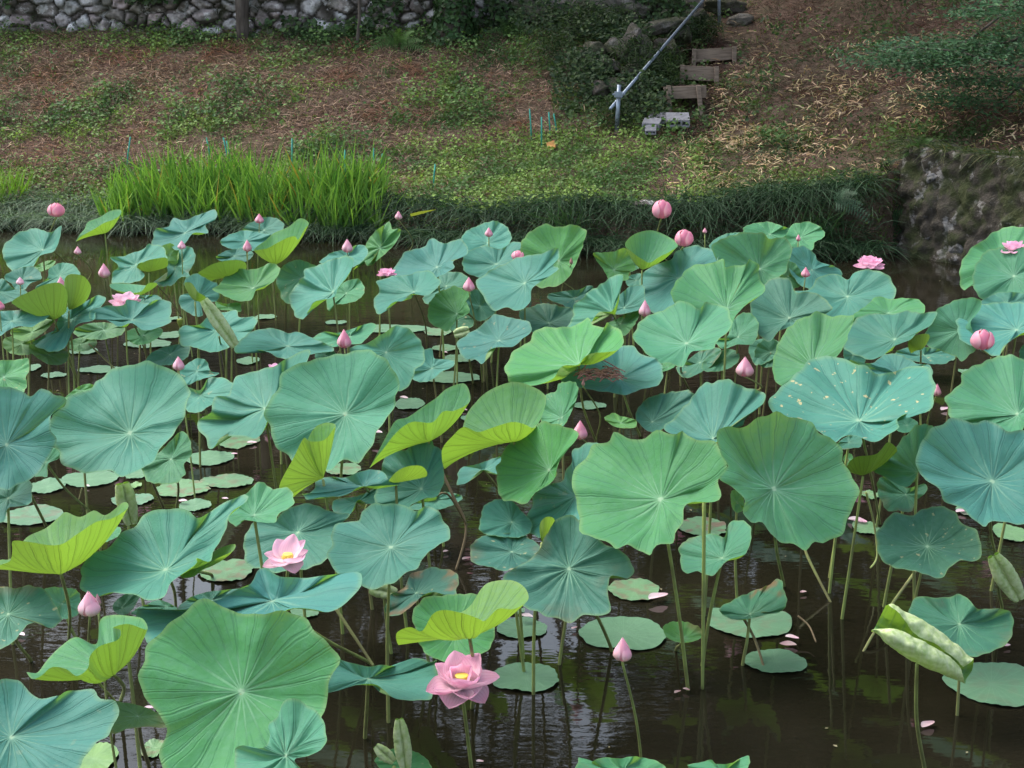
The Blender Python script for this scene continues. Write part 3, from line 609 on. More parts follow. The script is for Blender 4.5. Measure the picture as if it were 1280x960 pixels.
# ferns
def fern(px_, py_, Yd, L, nf, dirs, col, label):
    c = at_y(px_, py_, Yd); t = MB(); r = np.random.default_rng(int(px_))
    for i in range(nf):
        a = dirs[0] + (dirs[1] - dirs[0]) * (i + .5) / nf + r.uniform(-.15, .15); d = np.array([math.cos(a), -.45 - .3 * r.uniform(), math.sin(a)]); Lf = L * r.uniform(.75, 1.1)
        pts = np.array([c + d * Lf * q + np.array([0, 0, -.45 * Lf * q * q]) for q in np.linspace(0, 1, 14)]); cc = np.array(col) * r.uniform(.7, 1.3)
        t.tube(pts, np.linspace(.004, .001, 14), 4, cc)
        tn = np.gradient(pts, axis=0); tn /= np.linalg.norm(tn, axis=1)[:, None]
        for j in range(1, 14):
            ln = Lf * .26 * (1 - (j / 14) ** 1.5) + .012; sd = np.cross(tn[j], np.array([0, -.8, .6])); sd /= np.linalg.norm(sd)
            for s in (-1, 1):
                e = pts[j] + s * sd * ln + tn[j] * ln * .35 - np.array([0, 0, ln * .2]); wv = tn[j] * Lf * .028
                t.add([pts[j] - wv, pts[j] + wv, e], [(0, 1, 2)], cc)
    tag(t.build("fern", M['foliage'], origin=c), label, "fern")
fern(1042, 252, 14.9, .34, 5, (-.2, 1.2), (.035, .075, .04), "pale green fern frond arching over the dark grass by the fallen leaves")
fern(1095, 222, 15.6, .42, 9, (-1.6, 1.6), (.018, .05, .014), "large dark fern hanging left of the retaining wall's corner")
fern(1108, 268, 15.4, .34, 8, (-2.2, .9), (.018, .05, .014), "lower dark fern drooping over the water beside the retaining wall")
fern(1150, 184, 15.3, .22, 7, (-.3, 3.3), (.05, .12, .025), "bright green fern on top of the retaining wall's corner")
fern(640, 42, 21.2, .5, 7, (-.1, 3.2), (.06, .12, .035), "green fern at the foot of the wall right of the ivy trunk")
fern(500, 55, 21.0, .45, 7, (-.1, 3.2), (.07, .14, .04), "green fern at the foot of the wall left of the ivy trunk")

# ------------------------------------------------------------------ handrail, steps, blocks, stakes
P0, P1 = at_y(763, 136, 17.7), at_y(905, -30, 22.4)
foot = on_ground(771, 168); Yp = foot[1]; t = empty("handrail", foot); tag(t, "sloping galvanised pipe handrail on posts beside the timber steps", "handrail")
P0 = at_y(763, 136, Yp - .03)
mb = MB(); mb.tube([P0, P0 * .5 + P1 * .5, P1], .020, 10); mb.build("rail", M['steel'], t)
mb = MB(); mb.tube([at_y(770.5, 172, Yp + .03), at_y(774, 106, Yp + .03)], .026, 10); mb.build("post", M['steel'], t)
mb = MB(); q = at_y(899, 0, 21.9); mb.tube([at_y(899, 30, 21.9), q, at_y(899, -20, 21.9)], .024, 10); mb.build("post", M['steel'], t)
mb = MB(); c = at_y(773, 118, Yp); mb.box(c, (.045, 0, .0), (0, .05, 0), (0, 0, .032)); mb.tube([c - np.array([.07, 0, 0]), c + np.array([.08, 0, 0])], .012, 6); mb.build("clamp", M['steel'], t, smooth=False)
def timber_step(corners, posts, Yd, label):
    (xa, ya), (xb, yb), (xc, yc), (xd, yd) = corners     # tl, tr, br, bl
    c = at_y((xa + xc) / 2, max(yc, yd), Yd); t = empty("timber_step", c); tag(t, label, "step", "timber steps up the bank")
    mb = MB(); fr = [at_y(*p, Yd) for p in corners]; bk = [f + np.array([0, .07, 0]) for f in fr]
    mb.add(fr + bk, [(0, 3, 2, 1), (4, 5, 6, 7), (0, 1, 5, 4), (3, 7, 6, 2), (0, 4, 7, 3), (1, 2, 6, 5)]); o = mb.build("board", M['wood'], t, smooth=False)
    for (p0, p1) in posts:
        mb = MB(); a, b = at_y(*p0, Yd - .045), at_y(*p1, Yd - .045); b = b + np.array([0, 0, -.08]); ax = (a - b) / 2
        mb.box((a + b) / 2, (.028, 0, 0), (0, .022, 0), ax); o = mb.build("post", M['wood'], t, smooth=False); 
        bv = o.modifiers.new("bevel", 'BEVEL'); bv.width = .004
    # trodden earth packed behind the board, up to its top edge
    mb = MB(); n = 7; top = (fr[0] + fr[1]) / 2; wv = (fr[1] - fr[0]) / 2; V = []
    for j in range(n):
        for i in range(n): V.append(top + wv * (i / (n - 1) * 2 - 1) + np.array([0, .075 + j * .12, -.015 + .012 * mnoise.noise(Vector((i, j, Yd)))]))
    mb.add(V, [(j * n + i, j * n + i + 1, (j + 1) * n + i + 1, (j + 1) * n + i) for j in range(n - 1) for i in range(n - 1)]); mb.build("tread", M['ground'], t)
timber_step([(830, 109), (883, 107), (883, 122), (830, 124)], [((836, 107), (837, 137)), ((873, 107), (877, 139))], 18.55, "lowest timber step, a split log between two leaning stakes above the blocks")
timber_step([(851, 82), (898, 84), (897, 102), (852, 99)], [((853, 81), (852, 106)), ((896, 83), (896, 105))], 19.5, "middle timber step, pale board tilted down to the right")
timber_step([(868, 62), (919, 59), (919, 74), (869, 78)], [((868, 61), (867, 80)), ((918, 58), (918, 82))], 20.5, "topmost timber step, grey board tilted up to the right")
def block(px0, px1, pyt, pyb, pyback, Yd, rot, label):
    a, b = at_y(px0, pyb, Yd), at_y(px1, pyb, Yd); top = at_y(px0, pyt, Yd)[2]; Wd = b[0] - a[0]; H = top - a[2]; Dp = .19
    c = np.array([(a[0] + b[0]) / 2, Yd, a[2]]); mb = MB(); hx, hz = Wd / 2, H
    xs_ = [-1, -.78, -.36, -.21, .21, .36, .78, 1]; zs_ = [0, .24, .78, 1]
    def pt(x, z, y): return (x * hx, y, z * hz)
    V = []; Fc = []
    def quad(*q): Fc.append(tuple(range(len(V), len(V) + 4))); V.extend(q)
    for i in range(7):
        for j in range(3):
            if i % 2 == 1 and j == 1:      # a cell opening, with its four inner faces and a back
                x0, x1, z0, z1 = xs_[i], xs_[i + 1], zs_[j], zs_[j + 1]; d = Dp * .8
                quad(pt(x0, z0, 0), pt(x0, z0, d), pt(x0, z1, d), pt(x0, z1, 0)); quad(pt(x1, z0, d), pt(x1, z0, 0), pt(x1, z1, 0), pt(x1, z1, d))
                quad(pt(x0, z0, 0), pt(x1, z0, 0), pt(x1, z0, d), pt(x0, z0, d)); quad(pt(x0, z1, d), pt(x1, z1, d), pt(x1, z1, 0), pt(x0, z1, 0)); quad(pt(x0, z0, d), pt(x1, z0, d), pt(x1, z1, d), pt(x0, z1, d))
            else: quad(pt(xs_[i], zs_[j], 0), pt(xs_[i + 1], zs_[j], 0), pt(xs_[i + 1], zs_[j + 1], 0), pt(xs_[i], zs_[j + 1], 0))
    D2 = max(Dp, (pyt - pyback) / FPX * Yd / .36)
    quad(pt(-1, 1, 0), pt(1, 1, 0), pt(1, 1, D2), pt(-1, 1, D2)); quad(pt(-1, 0, D2), pt(-1, 0, 0), pt(-1, 1, 0), pt(-1, 1, D2)); quad(pt(1, 0, 0), pt(1, 0, D2), pt(1, 1, D2), pt(1, 1, 0)); quad(pt(1, 0, D2), pt(-1, 0, D2), pt(-1, 1, D2), pt(1, 1, D2)); quad(pt(-1, 0, D2), pt(1, 0, D2), pt(1, 0, 0), pt(-1, 0, 0))
    V = np.array(V); tl = .12; ca, sa = math.cos(rot), math.sin(rot)
    V = np.stack([V[:, 0], V[:, 1], V[:, 2] + V[:, 1] * .28], 1)     # lies along the slope
    V = np.stack([V[:, 0] * ca - V[:, 1] * sa, V[:, 0] * sa + V[:, 1] * ca, V[:, 2]], 1) + c + np.array([0, 0, .035])
    tag(mesh_obj("concrete_block", V, Fc, M['concrete'], smooth=False, origin=c), label, "concrete block", "concrete blocks at the foot of the steps")
block(833, 862, 154, 163, 144, 17.9, -.05, "pale hollow concrete block on the right, its three cells facing the pond")
block(810, 835, 151, 158, 146, 18.15, -.12, "upper grey hollow concrete block on the left of the pair")
block(802, 824, 158, 167, 153, 17.8, -.25, "lower grey hollow concrete block tipped under another one")
block(806, 820, 167, 172, 163, 17.6, -.1, "small broken concrete block half sunk in the grass below the others")
for i, (xa, ya, xb, yb, lab) in enumerate([
    (163, 171, 157, 214, "leftmost green plastic stake leaning right, at the left end of the iris"), (258, 172, 264, 200, "short green stake leaning left behind the middle of the iris"),
    (279, 172, 287, 207, "left one of two close green stakes behind the iris"), (283, 176, 290, 205, "right one of two close green stakes behind the iris"), (365, 173, 365, 226, "upright green stake behind the iris, tallest of all"),
    (431, 187, 431, 228, "upright green stake near the right end of the iris"), (467, 185, 467, 212, "green stake beyond the right edge of the iris blades"), (478, 192, 476, 212, "very short green stake at the bank's foot right of the iris"),
    (544, 205, 541, 236, "faint low green stake on the lawn right of the iris"),
    (662, 136, 665, 177, "tall green stake, leftmost of the group on the lawn"), (677, 146, 677, 188, "green stake standing lowest in the group on the lawn"), (686, 140, 688, 170, "upright green stake third in the group on the lawn"), (692, 142, 697, 168, "green stake leaning left, rightmost of the group on the lawn")]):
    g = on_ground(xb, yb); q = at_y(xa, ya, g[1]); mb = MB(); mb.tube([g - np.array([0, 0, .08]), (g + q) / 2, q], .009, 6)
    tag(mb.build("garden_stake", M['stake'], origin=g), lab, "garden stake", "green plant stakes on the bank")
g = on_ground(803, 259); V, F = rock(g + np.array([0, 0, .02]), .2, .14, .06, 0, 5, 3); tag(mesh_obj("flat_stone", V, F, M['wall'], col=np.tile((.27, .23, .22), (len(V), 1))), "flat grey stone at the end of the path by the mondo grass", "stone")
g = on_ground(689, 190); V, F, C = leaflets(np.array([g + np.array([0, 0, .08])] * 3), rng.normal(0, .4, (3, 3)) + np.array([0, -1, .5]), .14, np.tile((.55, .28, .10), (3, 1)), .9); tag(mesh_obj("dead_leaf", V, F, M['litter'], col=C), "single orange dead leaf beside the green stakes on the lawn", "leaf")
a = at_y(513, 269, 15.5); b = at_y(544, 261, 15.5); V, F, C = blades(np.array([a]), np.array([b - a]), np.linalg.norm(b - a), .045, seg=5, droop=.03, col=np.array([(.30, .34, .05)]), side=np.array([[0, -.5, 1.]])); tag(mesh_obj("yellow_leaf", V, F, M['grass'], col=C), "yellow green blade lying across the mondo grass right of the iris", "leaf")
# ------------------------------------------------------------------ lotus builders
NA, NR = 112, 12
LEAVES = "lotus leaves standing in the pond"
SIZES = []
def blade_mesh(A, rim, prof, root, NAV, name="blade", props=None):
    """A centre, rim (NA,3), prof(s, i) -> point; builds the polar sheet"""
    na = len(rim); V = [A]; 
    for r in range(1, NR + 1):
        s = (r / NR) ** .9
        V += list(prof(s))
    V = np.array(V); F = []; UV = []
    for j in range(na):
        k = (j + 1) % na; u0, u1 = j / na, (j + 1) / na
        F.append((0, 1 + j, 1 + k)); UV += [((u0 + u1) / 2, 0), (u0, (1 / NR) ** .9), (u1, (1 / NR) ** .9)]
        for r in range(1, NR):
            a, b = 1 + (r - 1) * na, 1 + r * na; v0, v1 = (r / NR) ** .9, ((r + 1) / NR) ** .9
            F.append((a + j, b + j, b + k, a + k)); UV += [(u0, v0), (u0, v1), (u1, v1), (u1, v0)]
    nr = np.zeros(3)
    for f in F[::7]: nr = nr + np.cross(V[f[1]] - V[f[0]], V[f[2]] - V[f[0]])
    if nr @ NAV < 0:
        F2 = []; UV2 = []; q = 0
        for f in F: F2.append(tuple(reversed(f))); UV2 += list(reversed(UV[q:q + len(f)])); q += len(f)
        F, UV = F2, UV2
    o = mesh_obj(name, V, F, M['leaf'], root, uv=UV)
    for k, v in dict(dict(tint=.2, dark=0., spots=0., wither=0., young=0.), **(props or {})).items(): o[k] = float(v)
    return o
def stem(top, foot, root, r=.0062, name="stem", bend=.02, brown=0.):
    top = np.asarray(top, float); foot = np.asarray(foot, float); L = np.linalg.norm(top - foot)
    mid = (top + foot) / 2 + np.array([random.uniform(-1, 1), random.uniform(-1, 1), 0]) * bend * max(L, .2)
    lo = foot + (foot - mid) * .2; lo[2] = min(lo[2], -.12)
    q = catmull([lo, foot, mid, top - np.array([0, 0, .004])], 16, False)
    V, F = tube(q, np.linspace(r * 1.15, r * .85, 16), 8); o = mesh_obj(name, V, F, M['stem'], root); o['brown'] = float(brown); return o
def stand(A, foot, rng_):
    if foot is not None: f = at_h(foot[0], foot[1], 0.)
    else: f = np.array([A[0] + rng_.uniform(-.06, .06), A[1] + rng_.uniform(-.05, .05), 0.])
    return f
def start(label, A, foot, cat, group, name):
    s = random.Random(label); f = stand(A, foot, s)
    t = empty(name, (f[0], f[1], 0)); tag(t, label, cat, group); return t, f, s
def LF(tl, att, h, tint, dark, label, poly, cup=.15, ruf=.065, pleat=.0035, kk=1., foot=None, spots=0., wither=0., nst=True, nrm=None):
    ax, ay = tp(tl, att); pg = catmull([tp(tl, p) for p in poly], NA); A = at_h(ax, ay, h)
    pg = np.array([ax, ay]) + (pg - np.array([ax, ay])) * (1.075 if ay < 480 else 1.03)
    # tilt of the blade from the second moments of its outline
    x, y = pg[:, 0], pg[:, 1]; x1, y1 = np.roll(x, -1), np.roll(y, -1); cr = x * y1 - x1 * y; ar = cr.sum() / 2
    cx, cy = ((x + x1) * cr).sum() / (6 * ar), ((y + y1) * cr).sum() / (6 * ar)
    X, Yv, X1, Y1 = x - cx, y - cy, x1 - cx, y1 - cy; cr = X * Y1 - X1 * Yv
    sxx = ((X * X + X * X1 + X1 * X1) * cr).sum() / 12 / ar; syy = ((Yv * Yv + Yv * Y1 + Y1 * Y1) * cr).sum() / 12 / ar
    sxy = ((X * Y1 + 2 * X * Yv + 2 * X1 * Y1 + X1 * Yv) * cr).sum() / 24 / ar
    w_, v_ = np.linalg.eigh(np.array([[sxx, sxy], [sxy, syy]])); ratio = float(np.clip(math.sqrt(w_[0] / w_[1]) * kk, .33, .93)); m = v_[:, 0]
    vw = -ray(ax, ay); vw /= np.linalg.norm(vw); Mi = m[0] * RT - m[1] * UP; Mi = Mi - (Mi @ vw) * vw; Mi /= np.linalg.norm(Mi)
    s = math.sqrt(1 - ratio ** 2); n = max((ratio * vw + q * s * Mi for q in (-1, 1)), key=lambda z: z[2])
    if nrm is not None: n = np.array(nrm, float); n /= np.linalg.norm(n)
    r_ = random.Random(label); ph = [r_.uniform(0, 6.28) for _ in range(4)]; th = np.arange(NA) / NA * 2 * math.pi
    rag = np.array([mnoise.noise(Vector((math.cos(q) * 3.2 + ph[0], math.sin(q) * 3.2, ph[1]))) for q in th]); fold = np.array([mnoise.noise(Vector((math.cos(q) * 2.6 + ph[2], math.sin(q) * 2.6, ph[3]))) + .28 * mnoise.noise(Vector((math.cos(q) * 7, math.sin(q) * 7 + ph[2], ph[0]))) for q in th])
    pg = np.array([ax, ay]) + (pg - np.array([ax, ay])) * (1 + .011 * np.sin(21 * th + 1.3 * np.sin(2 * th + ph[1])) + .05 * rag + .012 * np.sin(10 * th + 1.5 * np.sin(2 * th + ph[3])))[:, None]
    dirs = np.array([ray(a, b) for a, b in pg]); base = []
    for d in dirs: base.append(CO + d * (((A - CO) @ n) / (d @ n)))
    base = np.array(base); Rm = np.linalg.norm(base - A, axis=1).mean()
    k1, k2 = r_.choice([2, 3]), r_.choice([5, 6, 7])
    off = Rm * (cup + ruf * (np.sin(k1 * th + ph[0]) * 1.0 + .55 * np.sin(k2 * th + ph[1]) + .3 * np.sin(11 * th + ph[2])) + fold * .052 + .012 * np.sin(10 * th + 1.5 * np.sin(2 * th + ph[3])) + .006 * np.sin(21 * th + 1.3 * np.sin(2 * th + ph[1])))
    rim = np.array([CO + d * (((A - CO) @ n + o) / (d @ n)) for d, o in zip(dirs, off)])
    inpl = rim - A - off[:, None] * n; pl = np.sin(th * 21 + 1.3 * np.sin(th * 3 + ph[3])) * pleat + np.sin(th * 9 + ph[2]) * pleat * 1.5
    def prof(sv): return A + inpl * sv + n * (off * sv ** 1.75 - Rm * .05 * max(0, sv - .82) / .18 * max(0, sv - .82) / .18 * (sv < .999) * 0 + Rm * pl * math.sin(math.pi * min(1, sv * 1.02)) ** .8 + Rm * .045 * math.sin(sv * 3.1) * np.sin(3 * th + ph[1]) + Rm * .05 * math.sin(sv * 3.1) * np.array([mnoise.noise(Vector((math.cos(q) * sv * 2.2 + ph[1], math.sin(q) * sv * 2.2, ph[2]))) for q in th]))[:, None]
    SIZES.append((label, 2 * Rm, A[1], rim[:, 2].min()))
    t, f, _ = start(label, A, foot and tp(tl, foot), "lotus leaf", LEAVES, "lotus_leaf")
    if not wither and h < .7 and r_.random() < .25: wither = r_.uniform(.2, .5)
    if not spots and h < .7 and r_.random() < .3: spots = r_.uniform(.2, .6)
    blade_mesh(A, rim, prof, t, n, props=dict(tint=tint, dark=dark, spots=spots, wither=wither))
    if nst: stem(A, f, t, r=.0055 + .001 * r_.random(), brown=r_.choice([0, 0, .3, .6]))
    return t
def LB(tl, att, h, tint, dark, label, rim, foot=None, bow=.25, flip=False, wither=0., spots=0.):
    """a leaf with turned-up or turned-down sides: rim points carry their own depth (metres, + is away)"""
    ax, ay = tp(tl, att); A = at_h(ax, ay, h)
    q = catmull([(*tp(tl, p), p[2] * 100) for p in rim], NA); Rm3 = np.array([at_y(a, b, A[1] + c / 100) for a, b, c in q])
    d = Rm3 - A; Rm = np.linalg.norm(d, axis=1).mean(); r_ = random.Random(label); th = np.arange(NA) / NA * 2 * math.pi
    ctrl = A + d * np.array([.6, .6, bow]); ph = r_.uniform(0, 6.28)
    def prof(s):
        P = A * (1 - s) ** 2 + 2 * s * (1 - s) * ctrl + s * s * Rm3
        return P + np.array([0, 0, 1.]) * (Rm * .006 * np.sin(th * 21 + ph) * math.sin(math.pi * s))[:, None]
    up = np.array([0, 0, 1.]) * (-1 if flip else 1)
    SIZES.append((label, 2 * Rm, A[1], Rm3[:, 2].min()))
    t, f, _ = start(label, A, foot and tp(tl, foot), "lotus leaf", LEAVES, "lotus_leaf")
    # orientation: signed area seen from above
    blade_mesh(A, Rm3, prof, t, up, props=dict(tint=tint, dark=dark, wither=wither, spots=spots)); stem(A, f, t, r=.006)
    return t
def ROLL(tl, p0, p1, h, r0, att, label, tint=.8, turns=1.15, tilt=0., foot=None, taper=.35, open_=0., dy=0.):
    """a leaf still rolled up from both sides: two scrolls lying side by side along an axis"""
    ax, ay = tp(tl, att); A = at_h(ax, ay, h); B0, B1 = at_y(*tp(tl, p0), A[1] - dy), at_y(*tp(tl, p1), A[1] + dy)
    axd = B1 - B0; L = np.linalg.norm(axd); axd /= L; vw = -ray(ax, ay); vw /= np.linalg.norm(vw)
    sx = np.cross(axd, vw); sx /= np.linalg.norm(sx); sy = np.cross(sx, axd); sy = sy if sy @ vw > 0 else -sy
    if tilt: c_, s_ = math.cos(tilt), math.sin(tilt); sx, sy = sx * c_ + sy * s_, sy * c_ - sx * s_
    ns, nl = 60, 44; V = []; r_ = random.Random(label)
    for i in range(nl):
        f = i / (nl - 1); rr = r0 * (taper + (1 - taper) * math.sin(math.pi * (.08 + .84 * f)) ** .7); C = B0 + axd * L * f
        for j in range(ns):
            q = j / (ns - 1) * 2 - 1; a = abs(q) * turns * 2 * math.pi; rad = rr * (1 - .30 * abs(q)) * (1 + open_ * (1 - f))
            x = math.copysign(1, q) * (rr - rad * math.cos(a)); z = rad * math.sin(a)
            z -= .35 * rr; nz = mnoise.noise(Vector((f * 5, q * 4, r0 * 100))) * rr * .16 + mnoise.noise(Vector((f * 22, q * 9, r0 * 50))) * rr * .10
            V.append(C + sx * (x + nz) + sy * (z + nz))
    F = []; UV = []
    for i in range(nl - 1):
        for j in range(ns - 1):
            F.append((i * ns + j, i * ns + j + 1, (i + 1) * ns + j + 1, (i + 1) * ns + j))
            UV += [(i / nl * .5, .2 + .7 * abs(j / ns * 2 - 1)), (i / nl * .5, .2 + .7 * abs((j + 1) / ns * 2 - 1)), ((i + 1) / nl * .5, .2 + .7 * abs((j + 1) / ns * 2 - 1)), ((i + 1) / nl * .5, .2 + .7 * abs(j / ns * 2 - 1))]
    V = np.array(V); mid = (nl // 2) * ns + ns // 4
    n0 = np.cross(V[mid + 1] - V[mid], V[mid + ns] - V[mid]); cen = B0 + axd * L * .5 - sx * r0
    if n0 @ (V[mid] - cen) > 0:      # underside faces outwards
        F = [tuple(reversed(f)) for f in F]; UV = [UV[i // 4 * 4 + 3 - i % 4] for i in range(len(UV))]
    t, f, _ = start(label, A, foot and tp(tl, foot), "lotus leaf", LEAVES, "lotus_leaf")
    o = mesh_obj("blade", V, F, M['leaf'], t, uv=UV); o['tint'] = tint; o['dark'] = 0.; o['spots'] = 0.; o['young'] = 1.
    o['wither'] = 0.; stem(A, f, t); return t
def petal(root, base, az, el, L, Wd, pale=0., aged=0., green=0., cup=.35, curl=.35, yaw0=0., name="petal"):
    """one cupped petal: grows from base, leaning el above the horizon"""
    nu, nv = 9, 12; V = []
    d = np.array([math.cos(az), math.sin(az), 0]); s = np.array([-math.sin(az), math.cos(az), 0]); up = np.array([0, 0, 1.])
    for i in range(nv):
        v = i / (nv - 1); e = el + (curl * v - curl * .4)
        wv = Wd * .5 * (math.sin(math.pi * min(1, (v * .93 + .03)) ** .82) ** .75) * (1 if v < .97 else .4)
        if i == 0: C = np.array(base, float)
        else: C = C + (d * math.cos(e) + up * math.sin(e)) * (L / (nv - 1))
        nn = up * math.cos(e) - d * math.sin(e)
        for j in range(nu):
            u = j / (nu - 1) * 2 - 1; V.append(C + s * u * wv + nn * (cup * wv * u * u) + nn * .03 * L * math.sin(v * 5 + u))
    F = [(i * nu + j, i * nu + j + 1, (i + 1) * nu + j + 1, (i + 1) * nu + j) for i in range(nv - 1) for j in range(nu - 1)]
    UV = [q for i in range(nv - 1) for j in range(nu - 1) for q in [(j / 8, i / 11), ((j + 1) / 8, i / 11), ((j + 1) / 8, (i + 1) / 11), (j / 8, (i + 1) / 11)]]
    o = mesh_obj(name, np.array(V), F, M['petal'], root, uv=UV); o['pale'] = pale; o['aged'] = aged; o['green'] = green; o['deep'] = 0.; return o
def FLOWER(px, py, h, wpx, label, rings, foot=None, pale=0., lean=(0, 0), seed=1, pod=True):
    A = at_h(px, py, h); S = wpx / FPX * A[1] * 1.04; r_ = random.Random(seed)
    t, f, _ = start(label, A, foot, "lotus flower", "open lotus flowers", "lotus_flower")
    base = A - np.array([0, 0, S * .16]); objs = []
    for (n, el, L, az0) in rings:
        for i in range(n):
            az = az0 + 2 * math.pi * i / n + r_.uniform(-.18, .18)
            e = el + r_.uniform(-.1, .1) + lean[0] * math.cos(az) + lean[1] * math.sin(az)
            petal(t, base + np.array([math.cos(az), math.sin(az), 0]) * S * .035, az, e, S * .5 * L * r_.uniform(.92, 1.08), S * .50 * r_.uniform(.85, 1.1), pale=min(1., max(0., pale + r_.uniform(-.12, .15))), curl=.75, cup=.55)
    if pod:
        mb = MB(); c = base + np.array([lean[0] * -S * .1, -S * .0, S * .02]); mb.tube([c, c + np.array([0, 0, S * .09]), c + np.array([0, 0, S * .185]), c + np.array([0, 0, S * .19])], [S * .03, S * .06, S * .10, S * .09], 14); mb.build("seed_pod", M['yellow'], t)
        mb = MB()
        for i in range(70):
            a = r_.uniform(0, 6.28); d = np.array([math.cos(a), math.sin(a), 0]); q = r_.uniform(.09, .14); z = r_.uniform(.06, .16)
            mb.tube([c + d * S * .03, c + d * S * q * .8 + np.array([0, 0, S * z * .6]), c + d * S * q + np.array([0, 0, S * z])], [S * .004, S * .004, S * .007], 4)
        mb.build("stamens", M['stamen'], t)
    stem(base, f, t, r=.0058); return t
def BUD(px, py, h, wpx, hpx, label, foot=None, pale=0., green=.5, plump=0., aged=0., lean=0., kind="lotus bud"):
    """closed bud: overlapping petals wrapped round a pointed egg"""
    A = at_h(px, py, h); k = A[1] / FPX * 1.03; Wd, H = wpx * k, hpx * k; t, f, r_ = start(label, A, foot, kind, "lotus buds on their stalks", "lotus_bud")
    b = A - np.array([lean * H * .5, 0, H * .5]); axs = np.array([lean, 0, 1.]); axs /= np.linalg.norm(axs); nu, nv = 10, 14
    for i in range(7):
        inner = i < 3; az = i * 2.4 + r_.uniform(-.2, .2); sc = (.93 if inner else 1.0 + .02 * i); Hh = H * (1. if inner else (.95 - .11 * (i - 3)) if plump < .5 else .97 - .03 * (i - 3)); span = 1.25 if inner else 1.0; V = []
        for a in range(nv):
            v = a / (nv - 1); prof = math.sin(math.pi * (v * .965 + .025) ** (.72 + .12 * plump)) ** (.95 - .37 * plump) * (1 - .38 * (1 - plump) * v ** 2.2)
            wv = span * (math.sin(math.pi * min(1, v * .9 + .08)) ** .6) if v < .999 else .0
            for c in range(nu):
                u = c / (nu - 1) * 2 - 1; an = az + u * wv; rr = Wd * .5 * prof * sc * (1 - .06 * u * u) + Wd * (.004 * i if inner else .016 * (i - 2))
                tipo = 0 if inner else (.05 + .07 * (i % 3)) * Wd * v ** 3
                V.append(b + np.array([math.cos(an), math.sin(an), 0]) * (rr + tipo) + axs * Hh * v)
        F = [(x * nu + y, x * nu + y + 1, (x + 1) * nu + y + 1, (x + 1) * nu + y) for x in range(nv - 1) for y in range(nu - 1)]
        UV = [q for x in range(nv - 1) for y in range(nu - 1) for q in [(y / 9, x / 13), ((y + 1) / 9, x / 13), ((y + 1) / 9, (x + 1) / 13), (y / 9, (x + 1) / 13)]]
        o = mesh_obj("petal", np.array(V), F, M['petal'], t, uv=UV); o['pale'] = max(0., pale + .22 * ((i * 2) % 3) - .1); o['aged'] = aged; o['green'] = green if not inner else 0.; o['deep'] = max(0., .85 - pale)
    stem(b + np.array([0, 0, H * .03]), f, t, r=max(.0042, .06 * Wd), bend=.03); return t
def POD(px, py, h, wpx, hpx, label, foot=None):
    A = at_h(px, py, h); k = A[1] / FPX; t, f, _ = start(label, A, foot, "seed pod", "lotus seed pods", "lotus_seed_pod")
    mb = MB(); W_, H_ = wpx * k, hpx * k; mb.tube([A + np.array([0, 0, z * H_]) for z in (-.5, -.2, .15, .42, .5)], [W_ * .12, W_ * .3, W_ * .46, W_ * .5, W_ * .42], 14, (.30, .36, .09)); mb.build("pod", M['grass'], t)
    stem(A - np.array([0, 0, H_ * .5]), f, t, r=.005); return t
def pad_material():
    t = NT("lily_pad"); P = t.pos(True); Wp = t.pos()
    uvn = t.n("ShaderNodeUVMap", uv_map="UVMap"); sep = t.n("ShaderNodeSeparateXYZ"); t.put(sep.inputs[0], uvn.outputs[0]); u, v = sep.outputs[0], sep.outputs[1]
    c = t.mix(t.attr("tint", True, True), (.060, .155, .105), (.15, .27, .06))
    c = t.mix(t.math('MULTIPLY', t.ramp(t.noise(12, 4, vec=Wp), .35, .7), .35), c, (.055, .13, .075))
    f = t.math('ABSOLUTE', t.math('SUBTRACT', t.math('FRACT', t.math('MULTIPLY', u, 19.)), .5)); vn = t.math('SUBTRACT', 1., t.ramp(t.math('MULTIPLY', f, v), .01, .05))
    c = t.mix(t.math('MULTIPLY', vn, .2), c, (.19, .31, .19))
    rg = t.attr("wither", True, True)
    c = t.mix(t.math('MULTIPLY', t.ramp(t.noise(16, 5, vec=Wp), .50, .60), rg), c, (.13, .075, .05))
    n = t.noise(40, 4, vec=Wp)
    return t.end(t.bsdf(c, .4, t.bump(n, .3, .006), .3, Sheen_Weight=.1))
M['pad'] = pad_material()
PADS = "floating leaves on the pond"
